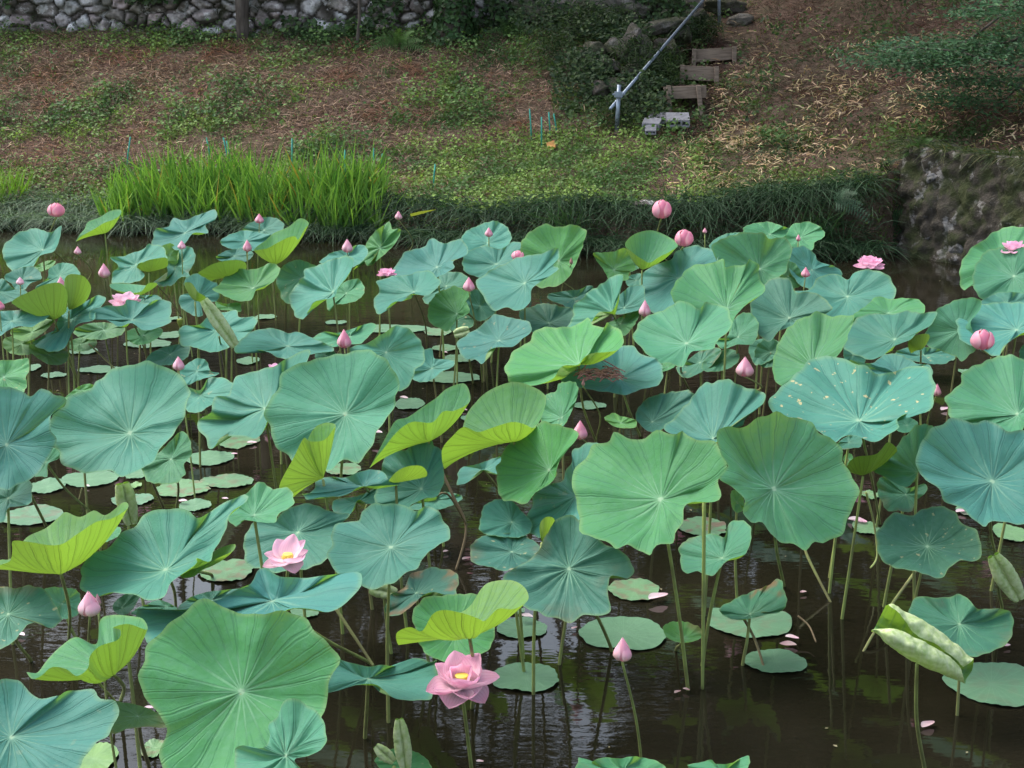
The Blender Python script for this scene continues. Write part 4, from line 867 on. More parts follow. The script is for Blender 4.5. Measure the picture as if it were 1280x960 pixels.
def PAD(px, py, wpx, hpx, label, tint=.2, wither=0., outline=None, rim=0.0, holes=False):
    """round floating leaf lying on the water"""
    r_ = random.Random(label); na = 64
    if outline is not None: pg = catmull(outline, na); R3 = np.array([at_h(a, b, .006) for a, b in pg]); C = R3.mean(0)
    else:
        C = at_h(px, py, .006); rw = wpx / 2 / FPX * C[1] * 1.03
        lo, hi = at_h(px, py + hpx / 2, 0), at_h(px, py - hpx / 2, 0); rd = min((hi[1] - lo[1]) / 2, rw * 1.5); rd = max(rd, rw * .55); a0 = r_.uniform(0, 6.28); R3 = []
        C = (lo + hi) / 2 + np.array([0, 0, .006])
        for i in range(na):
            a = 2 * math.pi * i / na; q = 1 + .04 * math.sin(3 * a + a0) + .05 * mnoise.noise(Vector((math.cos(a) * 2.2, math.sin(a) * 2.2, a0 * 7))) + .012 * math.sin(17 * a + 2 * math.sin(3 * a + a0))
            if wither > .4: q *= 1 + .09 * mnoise.noise(Vector((math.cos(a) * 4, math.sin(a) * 4, a0 * 9)))
            R3.append(C + np.array([math.cos(a) * rw * q, math.sin(a) * rd * q, 0]))
        R3 = np.array(R3)
    nr = 8; V = [C + np.array([0, 0, -.002])]; ph = r_.uniform(0, 6)
    for r in range(1, nr + 1):
        s = r / nr
        for i in range(na):
            a = 2 * math.pi * i / na; p = C + (R3[i] - C) * s; z = .003 * s * s * (1 + math.sin(5 * a + ph)) + rim * max(0, s - .72) / .28 * (.6 + .4 * math.sin(2 * a + ph)) + .0015 * math.sin(19 * a + ph) * s ** 3
            V.append(p + np.array([0, 0, z]))
    F = []; UV = []
    for j in range(na):
        k = (j + 1) % na; F.append((0, 1 + j, 1 + k)); UV += [(j / na, 0), (j / na, 1 / nr), ((j + 1) / na, 1 / nr)]
        for r in range(1, nr):
            a, b = 1 + (r - 1) * na, 1 + r * na; F.append((a + j, b + j, b + k, a + k)); UV += [(j / na, r / nr), (j / na, (r + 1) / nr), ((j + 1) / na, (r + 1) / nr), ((j + 1) / na, r / nr)]
    o = mesh_obj("floating_leaf", np.array(V), F, M['pad'], uv=UV, origin=C); o['tint'] = float(tint); o['wither'] = float(wither)
    tag(o, label, "floating leaf", PADS); return o
def PETAL(px, py, wpx, label, pale=.6, aged=0., z=.008, yaw=None):
    r_ = random.Random(label); A = at_h(px, py, z); L = wpx / FPX * A[1] * 1.05; az = r_.uniform(-.7, .7) + (math.pi if r_.random() < .5 else 0) if yaw is None else yaw
    b = A - np.array([math.cos(az), math.sin(az), 0]) * L * .5
    o = petal(None, b, az, .0, L, L * .55, pale=pale, aged=aged, cup=.5, curl=.5); o.name = "fallen_petal"; o.location.z += .004
    tag(o, label, "petal", "fallen lotus petals on the pond"); return o
def STALK(pts, r, label, brown=.5):
    q = catmull([at_y(*p) if len(p) == 3 else at_h(*p, 0) for p in pts], 26, False); V, F = tube(q, np.linspace(r, r * .8, 26), 7)
    o = mesh_obj("bare_stalk", V, F, M['stem'], origin=q[0]); o['brown'] = brown; tag(o, label, "stalk", "bare stalks without a leaf"); return o

def SHEET(tl, att, h, label, stations, tint=.8, foot=None):
    """a folded leaf given by cross sections (x, y, depth offset) from one rim to the other"""
    A = at_h(*tp(tl, att), h); S = np.array([[(*tp(tl, p), p[2] * 100) for p in st] for st in stations]); m, k = S.shape[:2]; ns, nl = 56, 48
    S = np.array([catmull(st, ns, False) for st in S]); S = np.array([catmull(S[:, j], nl, False) for j in range(ns)])       # (ns, nl, 3)
    V = []
    for i in range(nl):
        for j in range(ns):
            a, b, c = S[j, i]; p = at_y(a, b, A[1] + c / 100); q = mnoise.noise(Vector((i * .22, j * .16, 3.))) * .006 + mnoise.noise(Vector((i * .9, j * .45, 9.))) * .0025; V.append(p + np.array([0, -q, q]))
    V = np.array(V); F = [(i * ns + j, (i + 1) * ns + j, (i + 1) * ns + j + 1, i * ns + j + 1) for i in range(nl - 1) for j in range(ns - 1)]
    UV = [u for i in range(nl - 1) for j in range(ns - 1) for u in [(i / nl * .5, .2 + .7 * abs(j / ns * 2 - 1)), ((i + 1) / nl * .5, .2 + .7 * abs(j / ns * 2 - 1)), ((i + 1) / nl * .5, .2 + .7 * abs((j + 1) / ns * 2 - 1)), (i / nl * .5, .2 + .7 * abs((j + 1) / ns * 2 - 1))]]
    q = (nl // 2) * ns + 6; nn = np.cross(V[q + ns] - V[q], V[q + 1] - V[q])
    if nn @ (CO - A) > 0: F = [tuple(reversed(f)) for f in F]; UV = [UV[i // 4 * 4 + 3 - i % 4] for i in range(len(UV))]
    t, f, _ = start(label, A, foot and tp(tl, foot), "lotus leaf", LEAVES, "lotus_leaf")
    o = mesh_obj("blade", V, F, M['leaf'], t, uv=UV); o['tint'] = tint; o['dark'] = 0.; o['spots'] = 0.; o['wither'] = 0.; o['young'] = 1.
    stem(A, f, t); return t
# ------------------------------------------------------------------ the lotus leaves: tile, stalk joint, height above the water, hue, darkness (age and painted shade), label, outline
# far rows, left
LF('A',(215,290),.72,.12,0,"blue green leaf tilted to the camera under the far left pink globe bud",[(28,295),(75,225),(180,188),(245,208),(300,178),(292,235),(265,295),(200,318),(165,370),(110,372),(72,386),(35,340)])
LB('A',(525,208),.80,.55,0,"far leaf with yellow green underside curling up in front of the mondo grass",[(380,248,0),(400,225,-.12),(430,208,-.15),(480,180,-.18),(520,155,-.15),(568,138,-.05),(603,112,.08),(600,88,.16),(550,95,.2),(500,125,.2),(440,150,.15),(422,185,.08),(396,215,.04)])
LF('A',(925,205),.74,.10,0,"far blue green leaf with pointed corner just below the iris",[(772,220),(790,185),(850,175),(870,135),(920,145),(985,120),(1045,100),(1068,105),(1065,145),(1020,165),(1030,205),(965,205),(925,255),(890,285),(840,262),(775,265)])
LF('A',(110,440),.60,.10,0,"small pale blue leaf behind the faint bud near the left edge",[(25,430),(70,395),(150,375),(190,400),(200,435),(150,455),(120,485),(75,480),(60,455)])
LF('A',(-10,500),.55,.08,.25,"shaded blue leaf cut by the left edge under a small pale leaf",[(-90,480),(-20,450),(20,440),(60,480),(110,490),(130,520),(60,545),(-40,550)])
LF('A',(300,420),.62,.15,0,"light blue leaf behind the closed bud and the veined olive fan",[(180,480),(240,430),(250,385),(310,358),(355,365),(390,395),(395,430),(350,450),(290,455),(240,490)])
LB('A',(272,640),.62,.75,.5,"olive veined fan of an upturned leaf seen from underneath at the left",[(60,548,-.08),(95,522,-.12),(150,498,-.14),(220,464,-.15),(300,455,-.13),(335,500,-.06),(335,560,.06),(325,605,.2),(270,622,.28),(180,600,.3),(110,580,.2),(70,565,.06)],foot=(395,980))
LB('A',(345,590),.66,.8,.3,"yellowish upturned leaf behind the olive fan seen from underneath",[(320,455,-.05),(340,415,-.1),(385,412,-.13),(425,427,-.12),(455,475,-.06),(440,530,.02),(405,565,.15),(360,575,.22),(330,540,.2)])
LF('A',(60,645),.62,.05,0,"wide pale blue leaf lying flat at the left edge before the olive fan",[(-60,610),(0,600),(90,595),(150,600),(225,590),(232,625),(190,650),(150,672),(90,670),(40,690),(0,715),(-60,700)])
LF('A',(160,700),.50,.95,.3,"olive shaded leaf beneath the pale flat leaf at the left edge",[(60,690),(130,672),(190,645),(260,640),(230,690),(150,740),(80,730)])
LF('A',(350,640),.58,.10,0,"light blue leaf right of the olive fan with a hanging lower lobe",[(175,745),(240,715),(275,690),(300,620),(350,570),(430,550),(475,525),(515,530),(510,560),(470,605),(460,640),(385,660),(360,700),(330,760),(290,788),(220,775)])
LF('A',(660,640),.62,.10,0,"wide ruffled leaf in front of the half hidden pale flower",[(460,600),(540,575),(620,570),(640,545),(720,560),(790,545),(835,560),(845,625),(820,660),(720,690),(660,655),(600,670),(540,640),(465,635)],foot=(735,830))
LF('A',(720,540),.55,.15,.1,"small leaf behind the half hidden pale flower",[(620,540),(690,520),(780,518),(800,550),(700,580),(620,570)])
LB('A',(690,520),.64,.35,.2,"leaf seen edge on with a dark green underside above the half hidden flower",[(556,480,-.08),(620,500,-.14),(700,500,-.13),(740,458,-.05),(783,455,.05),(770,470,.16),(650,460,.25),(560,457,.12)],foot=(790,560))
LF('A',(680,362),.66,.10,0,"crinkled blue leaf left of the small olive underside",[(555,330),(620,325),(660,310),(715,290),(740,268),(795,275),(820,315),(815,340),(700,355),(690,380),(720,410),(690,440),(620,450),(570,445),(570,400),(600,370)])
LB('A',(745,400),.70,.75,.5,"small olive underside of a turned leaf over the slanting bare stalk",[(683,375,-.05),(730,345,-.1),(785,332,-.1),(832,330,0),(838,370,.1),(800,385,.16),(760,392,.2),(710,385,.1)])
LF('A',(880,370),.64,.08,0,"blue leaf with drooping lobe under the second bud from the iris's left end",[(775,445),(830,435),(840,395),(835,350),(890,340),(895,290),(940,278),(970,310),(965,350),(940,400),(950,425),(900,425),(850,465),(790,460)])
LF('A',(850,315),.62,.7,0,"small light green leaf between two blue leaves below the pointed far leaf",[(800,285),(850,260),(885,290),(890,335),(850,345),(815,320)])
LF('A',(1230,245),.74,.10,0,"blue leaf behind the bud left of the big saddle leaf",[(1110,250),(1150,215),(1225,195),(1290,205),(1350,220),(1330,255),(1280,290),(1215,280),(1150,280)])
LF('A',(1170,320),.6,.10,.15,"dull blue leaf low behind the bud left of the big saddle leaf",[(1085,325),(1150,290),(1220,285),(1260,310),(1225,345),(1140,350)])
LB('A',(1150,430),.72,.85,.6,"dark olive underside of a leaf raised above the pale green one",[(990,410,-.08),(1020,385,-.12),(1060,362,-.15),(1120,345,-.16),(1190,340,-.12),(1228,355,0),(1220,395,.15),(1110,425,.22),(1040,445,.1)])
LF('A',(1265,480),.70,.62,0,"pale green leaf with raised points left of the pale veined leaf",[(1085,490),(1110,460),(1150,410),(1165,385),(1240,395),(1300,385),(1340,365),(1390,380),(1370,440),(1325,470),(1280,490),(1255,535),(1190,540),(1130,515)],cup=.16)
LF('A',(990,525),.62,.12,0,"blue leaf folded behind the rolled white green leaf",[(905,520),(960,500),(920,460),(975,415),(1050,450),(1085,470),(1080,540),(1010,555),(1010,615),(950,605),(905,560)],ruf=.1)
LB('A',(975,545),.66,.8,.35,"narrow olive flap above the rolled white green leaf",[(922,456,0),(950,452,-.06),(970,470,-.1),(990,500,-.12),(1028,525,-.06),(1010,550,.05),(970,535,.1),(935,490,.08)])
ROLL('A',(1018,538),(1178,772),.56,.023,(1095,720),"rolled young leaf, a white green double scroll leaning to the right",tint=.75,foot=(1130,945))
LF('A',(1085,690),.52,.10,0,"broad blue leaf behind the lower end of the rolled white green leaf",[(910,700),(930,670),(1000,665),(1060,610),(1110,610),(1170,595),(1190,630),(1270,630),(1260,680),(1190,740),(1130,780),(1060,795),(1000,775),(915,760)])
LF('A',(1140,575),.60,.7,0,"little green curled leaf right of the rolled white green leaf's top",[(1080,550),(1130,560),(1190,555),(1205,590),(1180,598),(1140,590),(1100,585)])
LF('A',(1440,770),.55,.10,0,"low wide blue leaf with wavy rim left of the big bud over water",[(1185,780),(1240,725),(1290,695),(1380,690),(1440,710),(1490,705),(1560,735),(1600,750),(1660,790),(1600,800),(1540,810),(1470,835),(1400,825),(1340,795),(1270,790),(1200,805)])
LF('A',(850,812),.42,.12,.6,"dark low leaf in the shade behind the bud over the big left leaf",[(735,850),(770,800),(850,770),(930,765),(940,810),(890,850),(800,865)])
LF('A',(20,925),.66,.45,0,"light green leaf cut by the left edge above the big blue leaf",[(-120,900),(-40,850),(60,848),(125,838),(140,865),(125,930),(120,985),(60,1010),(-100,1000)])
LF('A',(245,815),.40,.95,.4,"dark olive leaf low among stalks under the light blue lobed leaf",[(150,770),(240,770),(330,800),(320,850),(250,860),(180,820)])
LF('A',(985,895),.55,.12,0,"small ruffled leaf right of the bud over the big left leaf",[(900,905),(940,862),(990,835),(1030,850),(1050,895),(1090,905),(1040,925),(1000,935),(930,960)],ruf=.1)
LF('A',(1000,1015),.60,.10,0,"holed blue leaf with green turned edge between the two biggest blue leaves",[(925,980),(1000,990),(1040,935),(1100,930),(1165,960),(1160,1010),(1100,1040),(1060,1060),(990,1100),(930,1080)],foot=(1100,1290),spots=.5)
LF('A',(215,372),.50,.8,.2,"small green leaf hidden behind the tilted leaf below the globe bud",[(165,385),(220,350),(270,345),(260,370),(210,395)])
# far rows, middle
LF('B',(40,190),.74,.15,.1,"rounded far leaf behind the top bud of the saddle leaf",[(-60,190),(-10,150),(60,128),(125,150),(130,185),(90,215),(40,250),(-30,250)])
LB('B',(100,362),.72,.65,0,"big saddle leaf with bright green underside below the middle of the iris",[(-12,292,-.03),(20,288,-.1),(60,280,-.14),(110,252,-.17),(160,228,-.17),(195,222,-.14),(212,238,-.06),(240,190,.05),(264,155,.12),(220,132,.18),(160,175,.2),(90,205,.25),(50,240,.2),(5,272,.1)],foot=(150,540))
LF('B',(230,430),.62,.35,0,"pale veined green leaf facing the camera behind the long blue leaf",[(105,430),(125,390),(160,360),(220,345),(285,370),(330,380),(300,450),(240,500),(180,550),(140,530),(120,480)])
LF('B',(385,500),.70,.10,0,"long blue leaf pointing down to the left beside the tall pink bud",[(180,530),(225,450),(250,430),(260,395),(330,370),(400,340),(470,335),(480,370),(450,430),(410,480),(385,525),(300,545),(270,590),(240,630),(205,600)])
LF('B',(450,505),.58,.28,0,"round green leaf crossed by the tall pink bud's stalk",[(360,525),(400,480),(450,450),(510,440),(538,490),(510,535),(450,555),(400,560),(370,590)])
LF('B',(460,322),.72,.10,0,"blue leaf right behind the tall pink bud",[(330,350),(380,305),(450,290),(510,268),(550,285),(540,330),(470,380),(400,370)])
LF('B',(620,280),.72,.62,0,"crumpled yellow green leaf folded over against the mondo grass",[(500,380),(540,310),(555,260),(590,210),(630,180),(665,158),(680,190),(718,195),(690,260),(640,310),(570,365),(545,340)],ruf=.18,pleat=.03)
LF('B',(905,375),.74,.08,0,"large blue leaf above the frilly pink flower's right side",[(700,395),(745,315),(800,290),(850,280),(880,240),(940,265),(1010,245),(1048,290),(1040,320),(980,350),(985,380),(910,420),(850,440),(760,440),(690,420)])
LF('B',(790,500),.72,.10,0,"blue leaf with turned green front edge below the frilly pink flower",[(602,540),(625,490),(620,450),(680,430),(760,420),(850,400),(905,440),(905,470),(855,515),(780,510),(740,540),(690,550),(640,600),(608,590)],foot=(855,780))
LF('B',(1160,255),.78,.12,0,"far leaf behind the small bud in the middle of the back row",[(1030,250),(1060,200),(1140,165),(1200,155),(1255,190),(1265,240),(1230,280),(1130,300),(1060,290)])
LF('B',(1200,360),.70,.10,0,"blue leaf in front of the small bud's leaf in the back row",[(1045,330),(1070,300),(1150,275),(1220,290),(1290,255),(1370,290),(1360,350),(1280,400),(1180,430),(1080,410),(1040,370)])
LF('B',(1345,455),.72,.05,0,"pale blue leaf with ray lines below the pink bud tip in the back row",[(1120,450),(1180,400),(1240,370),(1300,340),(1400,320),(1440,310),(1500,290),(1505,330),(1480,370),(1500,390),(1450,430),(1380,480),(1370,540),(1320,580),(1250,570),(1200,585),(1150,520)])
LF('B',(1005,610),.60,.6,.1,"upright round green leaf left of the pink bud in mid pond",[(870,600),(885,540),(940,500),(1000,482),(1065,510),(1050,550),(1062,600),(1000,640),(960,690),(900,665),(875,640)])
LF('B',(950,470),.52,.10,.35,"shaded blue leaf behind the upright round green leaf",[(840,530),(880,480),(900,440),(960,405),(1040,415),(1060,460),(1000,490),(920,520),(870,555)])
LF('B',(1120,570),.52,.25,.7,"dark green leaf in the shade behind the pink bud in mid pond",[(1045,530),(1080,490),(1130,510),(1195,570),(1180,610),(1120,640),(1070,600)])
LF('B',(1215,745),.58,.10,0,"blue leaf with a scalloped rim right of the pink bud's long stalk",[(1025,770),(1030,740),(1090,700),(1160,650),(1200,620),(1280,640),(1340,650),(1370,690),(1330,730),(1280,770),(1200,775),(1160,800),(1140,850),(1100,830),(1050,830)])
ROLL('B',(990,712),(1066,690),.50,.018,(1045,740),"small crumpled pale leaf beside the pink bud's long stalk",tint=.85,foot=(1085,955))
LF('B',(470,722),.50,.25,0,"low leaf with a green turned tip behind the big bud over water",[(295,735),(350,700),(410,705),(470,690),(540,665),(580,660),(590,680),(560,720),(520,755),(480,760),(400,770),(340,770)],foot=(400,830))
LF('B',(650,800),.62,.18,.12,"dull green leaf rising behind the right half of the biggest blue leaf",[(480,790),(560,760),(640,710),(700,678),(770,700),(810,750),(832,800),(830,850),(790,880),(770,940),(720,980),(640,960),(560,900)])
LF('B',(880,882),.45,.05,0,"small folded pale blue leaf right of the biggest blue leaf",[(770,905),(790,860),(830,820),(840,795),(880,790),(895,835),(980,845),(975,875),(920,900),(880,935),(820,945)],ruf=.12)
LF('F',(447,150),.78,.20,0,"biggest round leaf in the left half, facing the camera above the cone curl",[(65,160),(75,90),(110,20),(140,-40),(200,-90),(270,-115),(360,-130),(470,-155),(560,-165),(640,-110),(700,-30),(712,10),(690,60),(690,110),(640,180),(600,230),(580,300),(510,385),(430,370),(370,425),(300,410),(200,385),(110,300),(75,220)],cup=.18)
LF('E',(1324,123),.72,.06,0,"light blue leaf with a raised shoulder left of the biggest round leaf",[(1000,190),(1060,140),(1080,70),(1150,60),(1170,0),(1200,-40),(1290,-60),(1380,-90),(1440,-130),(1520,-165),(1545,-150),(1500,-60),(1420,20),(1360,60),(1340,130),(1330,200),(1280,270),(1190,255),(1110,265),(1065,320),(1020,270)])
# far rows, right of the middle
LF('C',(235,345),.78,.55,0,"pale green scalloped leaf in front of the taller grass tuft",[(55,300),(70,240),(150,178),(230,188),(310,177),(362,207),(350,260),(330,320),(280,420),(230,457),(150,468),(110,440),(80,370)],foot=(250,495))
LB('C',(650,388),.76,.40,0,"cupped leaf with a yellow green underside below the tall pink globe bud",[(565,262,.02),(600,300,-.1),(650,335,-.15),(690,353,-.17),(735,325,-.15),(790,298,-.1),(830,265,-.02),(790,228,.12),(700,192,.2),(610,212,.15)])
LF('C',(510,390),.72,.7,0,"yellow green ragged leaf left of the cupped leaf",[(415,315),(480,310),(560,290),(590,330),(610,385),(580,400),(575,435),(520,440),(490,440),(465,395)],ruf=.12)
LF('C',(590,360),.64,.3,.3,"dark green leaf fold between the yellow green leaf and the cupped leaf",[(530,350),(560,300),(620,320),(650,360),(600,395),(560,385)])
LF('C',(830,430),.72,.08,.12,"wide blue grey leaf behind the pink globe bud beside the largest green leaf",[(650,500),(655,430),(720,370),(800,340),(830,300),(930,280),(1010,310),(1022,340),(980,400),(900,430),(830,450),(810,560),(740,598),(690,580)])
LF('C',(310,530),.52,.08,.3,"flat dark blue leaf right of the open dark water",[(185,515),(240,500),(330,490),(380,470),(400,485),(370,530),(330,560),(310,610),(270,570),(200,540)])
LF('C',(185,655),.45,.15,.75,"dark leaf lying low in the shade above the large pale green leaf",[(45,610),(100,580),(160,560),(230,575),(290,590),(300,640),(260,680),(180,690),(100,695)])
LF('C',(500,600),.66,.15,0,"blue green leaf with a curled green front rim left of the small mid bud",[(285,680),(320,620),(320,570),(400,500),(450,470),(510,430),(550,425),(545,480),(530,530),(500,595),(440,600),(400,650),(330,685)],foot=(540,720))
LF('C',(560,580),.58,.10,0,"blue leaf tucked behind the curled rim left of the small mid bud",[(510,600),(520,540),(560,500),(600,475),(650,480),(660,540),(650,580),(590,600),(540,610)])
LF('C',(620,440),.62,.05,.1,"small blue leaf below the cupped leaf's underside",[(575,430),(620,410),(665,415),(655,450),(620,475),(580,465)])
LF('C',(540,660),.48,.4,.2,"low green leaf under the curled rim left of the small mid bud",[(480,660),(530,635),(590,600),(635,590),(620,640),(580,700),(540,720),(510,690)])
LF('C',(1073,585),.84,.45,0,"large fresh green leaf with deep folds below the right pink globe bud",[(810,520),(850,440),(910,390),(1000,370),(1060,358),(1065,385),(1160,380),(1180,352),(1225,380),(1222,420),(1250,480),(1245,510),(1180,550),(1130,600),(1105,640),(1090,690),(1070,660),(1060,600),(1000,580),(900,590),(830,560)],ruf=.09)
LF('C',(873,757),.80,.3,0,"large green leaf spread over three stalks beside the small mid bud",[(625,740),(640,690),(690,630),(760,600),(840,560),(940,590),(960,570),(1055,590),(1080,640),(1070,700),(1010,750),(1000,780),(930,790),(890,800),(855,865),(790,850),(740,850),(690,800),(660,770)],foot=(890,1000))
LF('C',(335,862),.80,.55,0,"large pale green leaf with a turned yellow green front left of the dried tangle",[(0,880),(30,800),(100,760),(110,720),(150,690),(290,685),(375,650),(400,680),(450,690),(470,665),(530,700),(545,760),(500,800),(400,810),(360,830),(330,865),(260,870),(210,930),(120,960),(30,950),(5,920)],foot=(420,1250))
LF('C',(540,935),.70,.05,0,"pale blue leaf carrying the dried reddish tangle",[(255,940),(330,880),(400,825),(480,810),(520,790),(600,780),(650,820),(720,850),(742,900),(720,960),(650,980),(600,1000),(560,1010),(500,1000),(400,985),(330,970)],foot=(640,1220))
LF('C',(1130,725),.60,.3,.15,"green leaf half hidden behind the folded fresh green leaf's stalk",[(1020,740),(1080,720),(1105,650),(1160,610),(1215,640),(1225,690),(1200,755),(1130,760),(1060,780)])
LF('C',(1060,262),.80,.2,0,"narrow blue green leaf at the far right back, left of the dark recess",[(990,270),(1040,225),(1120,205),(1160,220),(1100,270),(1030,310)])
LF('C',(1240,385),.82,.32,.1,"broad folded green leaf behind the large fresh green leaf",[(1020,300),(1060,250),(1150,215),(1250,220),(1290,250),(1360,240),(1390,290),(1380,340),(1360,400),(1330,420),(1300,500),(1240,545),(1200,500),(1120,440),(1050,380)],ruf=.09)
LF('C',(1290,212),.82,.32,0,"rearmost green leaf of the right hand back row",[(1165,185),(1220,160),(1290,155),(1350,175),(1400,190),(1400,230),(1300,260),(1200,240)])
LF('C',(940,852),.42,.2,.5,"dark low leaf under the large green leaf on three stalks",[(830,880),(870,850),(940,800),(1000,780),(1040,800),(1000,860),(940,900),(870,925)])
LF('C',(1050,840),.46,.25,.35,"shaded green leaf behind the bud right of the three stalks",[(955,880),(980,830),(1060,790),(1120,800),(1130,840),(1080,880),(1010,895)])
LF('C',(1260,770),.44,.25,.4,"shaded leaf right of the bud beside the three stalks",[(1190,770),(1230,740),(1300,735),(1340,770),(1300,830),(1230,860),(1195,820)])
# far rows, right
LF('D',(160,228),.84,.35,0,"scalloped light green leaf behind the tiny dark bud at the back right",[(70,250),(100,210),(120,170),(200,155),(270,190),(272,225),(230,250),(215,285),(150,280)])
LF('D',(220,390),.74,.08,.1,"flat blue leaf behind the small pink bud at the back right",[(110,300),(180,280),(230,310),(250,350),(320,370),(355,400),(340,450),(250,480),(180,470),(120,400)])
LF('D',(100,420),.72,.35,.2,"narrow green leaf left of the small pink bud at the back right",[(40,400),(80,350),(130,360),(165,410),(165,460),(110,480),(60,450)])
LF('D',(397,522),.74,.08,.12,"round rayed blue leaf right below the open pink flower by the wall",[(150,500),(215,490),(260,440),(340,415),(400,445),(430,410),(510,400),(590,430),(620,500),(605,540),(540,540),(470,590),(420,635),(330,635),(290,600),(250,540)],foot=(405,800))
LF('D',(107,630),.70,.2,.5,"dull dark green rayed leaf right of the large fresh green leaf",[(-80,580),(-40,510),(0,470),(50,440),(110,460),(140,510),(220,510),(290,560),(300,590),(240,630),(150,660),(60,690),(20,735),(-30,720),(-60,650)])
LF('D',(222,868),.76,.58,.05,"yellow green leaf standing upright behind the spotted leaf",[(40,850),(60,780),(110,690),(180,635),(240,622),(330,640),(412,645),(390,720),(380,760),(330,830),(250,840),(180,880),(120,930),(90,962),(50,930)])
LF('D',(635,737),.72,.12,.05,"pointed blue green leaf in front of the yellow green wavy leaf",[(395,740),(410,690),(460,640),(540,615),(620,620),(700,600),(760,615),(825,608),(800,670),(740,705),(700,740),(630,770),(580,810),(520,830),(470,815),(400,780)],foot=(640,860))
LF('D',(600,605),.72,.55,0,"yellow green wavy leaf behind the pointed blue green leaf",[(415,640),(440,610),(500,570),(545,530),(620,540),(680,535),(740,545),(770,580),(760,615),(700,620),(560,640),(450,670)])
LB('D',(765,790),.62,.85,.35,"small olive underside hanging below the pointed blue green leaf",[(700,750,-.04),(735,718,-.06),(800,710,-.03),(803,740,.04),(760,772,.1),(715,805,.05)])
LF('D',(960,692),.70,.2,.1,"blue green leaf left of the large pink globe bud on the right",[(795,720),(820,650),(860,590),(920,560),(1000,540),(1055,550),(1050,600),(1010,650),(1020,700),(1050,760),(1010,800),(970,835),(930,810),(860,780),(800,760)])
LF('D',(1245,690),.74,.05,0,"pale blue leaf behind the large pink globe bud on the right",[(955,660),(985,620),(1060,575),(1180,560),(1280,565),(1360,590),(1380,650),(1330,700),(1280,700),(1230,730),(1180,770),(1160,815),(1110,800),(1030,760),(970,720)])
LF('D',(1200,555),.78,.12,.1,"blue leaf below the right edge flower's leaves",[(1055,560),(1100,530),(1170,505),(1280,510),(1360,540),(1350,600),(1200,600),(1080,590)])
LF('D',(1180,345),.92,.35,0,"tall green leaf behind the flower at the right edge",[(975,400),(990,340),(1030,280),(1090,240),(1150,200),(1200,185),(1290,190),(1370,230),(1390,330),(1330,430),(1200,470),(1100,470),(1030,460),(995,480),(978,440)])
LF('D',(1230,420),.88,.3,.1,"green leaf overlapping the tall one just under the right edge flower",[(1040,430),(1060,350),(1110,300),(1200,285),(1300,290),(1400,350),(1390,450),(1300,500),(1180,520),(1085,535),(1050,480)])
LF('D',(1320,790),.62,.3,.1,"green leaf sliver at the right edge beside the large globe bud's stalk",[(1260,800),(1275,770),(1330,740),(1400,780),(1380,850),(1300,850),(1265,840)])
LF('H',(1248,152),.78,.32,.05,"large green leaf at the right edge below the globe bud",[(905,90),(915,50),(960,0),(985,-50),(1060,-100),(1160,-130),(1240,-130),(1320,-90),(1400,0),(1390,90),(1300,150),(1270,230),(1200,235),(1110,200),(1000,195),(930,180)])
# ------------------------------------------------------------------ middle and near rows
LF('H',(455,183),.86,.10,0,"broad blue green leaf spotted with pale holes right of centre",[(22,130),(35,75),(90,20),(160,-60),(230,-115),(310,-130),(400,-110),(480,-85),(540,-40),(620,-60),(700,-80),(790,-75),(830,-10),(815,60),(790,140),(700,145),(640,175),(655,215),(600,255),(520,283),(440,258),(380,262),(330,290),(250,230),(160,180),(60,170)],spots=1.,foot=(560,700),cup=.19)
LF('D',(640,905),.78,.05,0,"blue leaf peeping out behind the spotted leaf's right half",[(430,850),(520,860),(590,820),(660,820),(740,860),(800,870),(800,930),(700,960),(560,950)])
LF('H',(28,525),.86,.38,.08,"big round green leaf below the spotted leaf, facing the camera",[(-250,290),(-235,240),(-190,215),(-140,225),(-60,190),(0,175),(50,160),(130,175),(200,205),(240,250),(310,280),(355,320),(370,400),(395,450),(440,510),(445,570),(410,640),(385,710),(340,760),(270,785),(225,780),(180,815),(130,795),(60,785),(20,740),(-30,690),(-80,690),(-120,640),(-115,580),(-170,520),(-230,480),(-210,440),(-195,410),(-230,350)],foot=(80,1010),cup=.18)
LF('H',(1122,488),.80,.02,.05,"large blue grey leaf with a scalloped skirt at the right edge",[(755,430),(765,300),(800,255),(870,215),(930,185),(1010,200),(1110,200),(1200,240),(1290,245),(1400,300),(1440,450),(1420,600),(1330,690),(1250,695),(1180,680),(1110,690),(1080,710),(1020,660),(960,610),(890,590),(870,530),(790,470)],foot=(1175,980),cup=.18)
LF('H',(745,440),.66,.18,0,"teal leaf tucked left behind the large blue grey leaf",[(538,400),(560,360),(640,320),(690,260),(740,215),(810,205),(850,260),(800,350),(750,440),(730,480),(690,515),(600,470),(545,440)])
LF('H',(690,552),.50,.22,0,"small ruffled teal leaf above the darkest round leaf",[(550,520),(570,465),(640,490),(700,520),(780,500),(790,540),(740,580),(715,638),(660,630),(600,630),(560,570)],ruf=.12)
LB('H',(475,458),.62,1.,0,"small bright yellow green turned leaf under the spotted leaf's stalks",[(397,405,-.05),(440,365,-.1),(540,350,-.1),(600,292,-.02),(645,335,.05),(560,370,.14),(480,400,.16),(410,440,.06)])
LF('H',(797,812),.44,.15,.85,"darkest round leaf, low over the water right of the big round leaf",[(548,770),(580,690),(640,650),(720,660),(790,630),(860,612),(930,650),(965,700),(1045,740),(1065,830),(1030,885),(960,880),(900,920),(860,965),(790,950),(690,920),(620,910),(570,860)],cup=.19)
LF('H',(405,290),.66,.0,0,"small pale blue leaf edge under the spotted leaf's front",[(345,300),(400,262),(460,265),(465,310),(420,320),(370,325)])
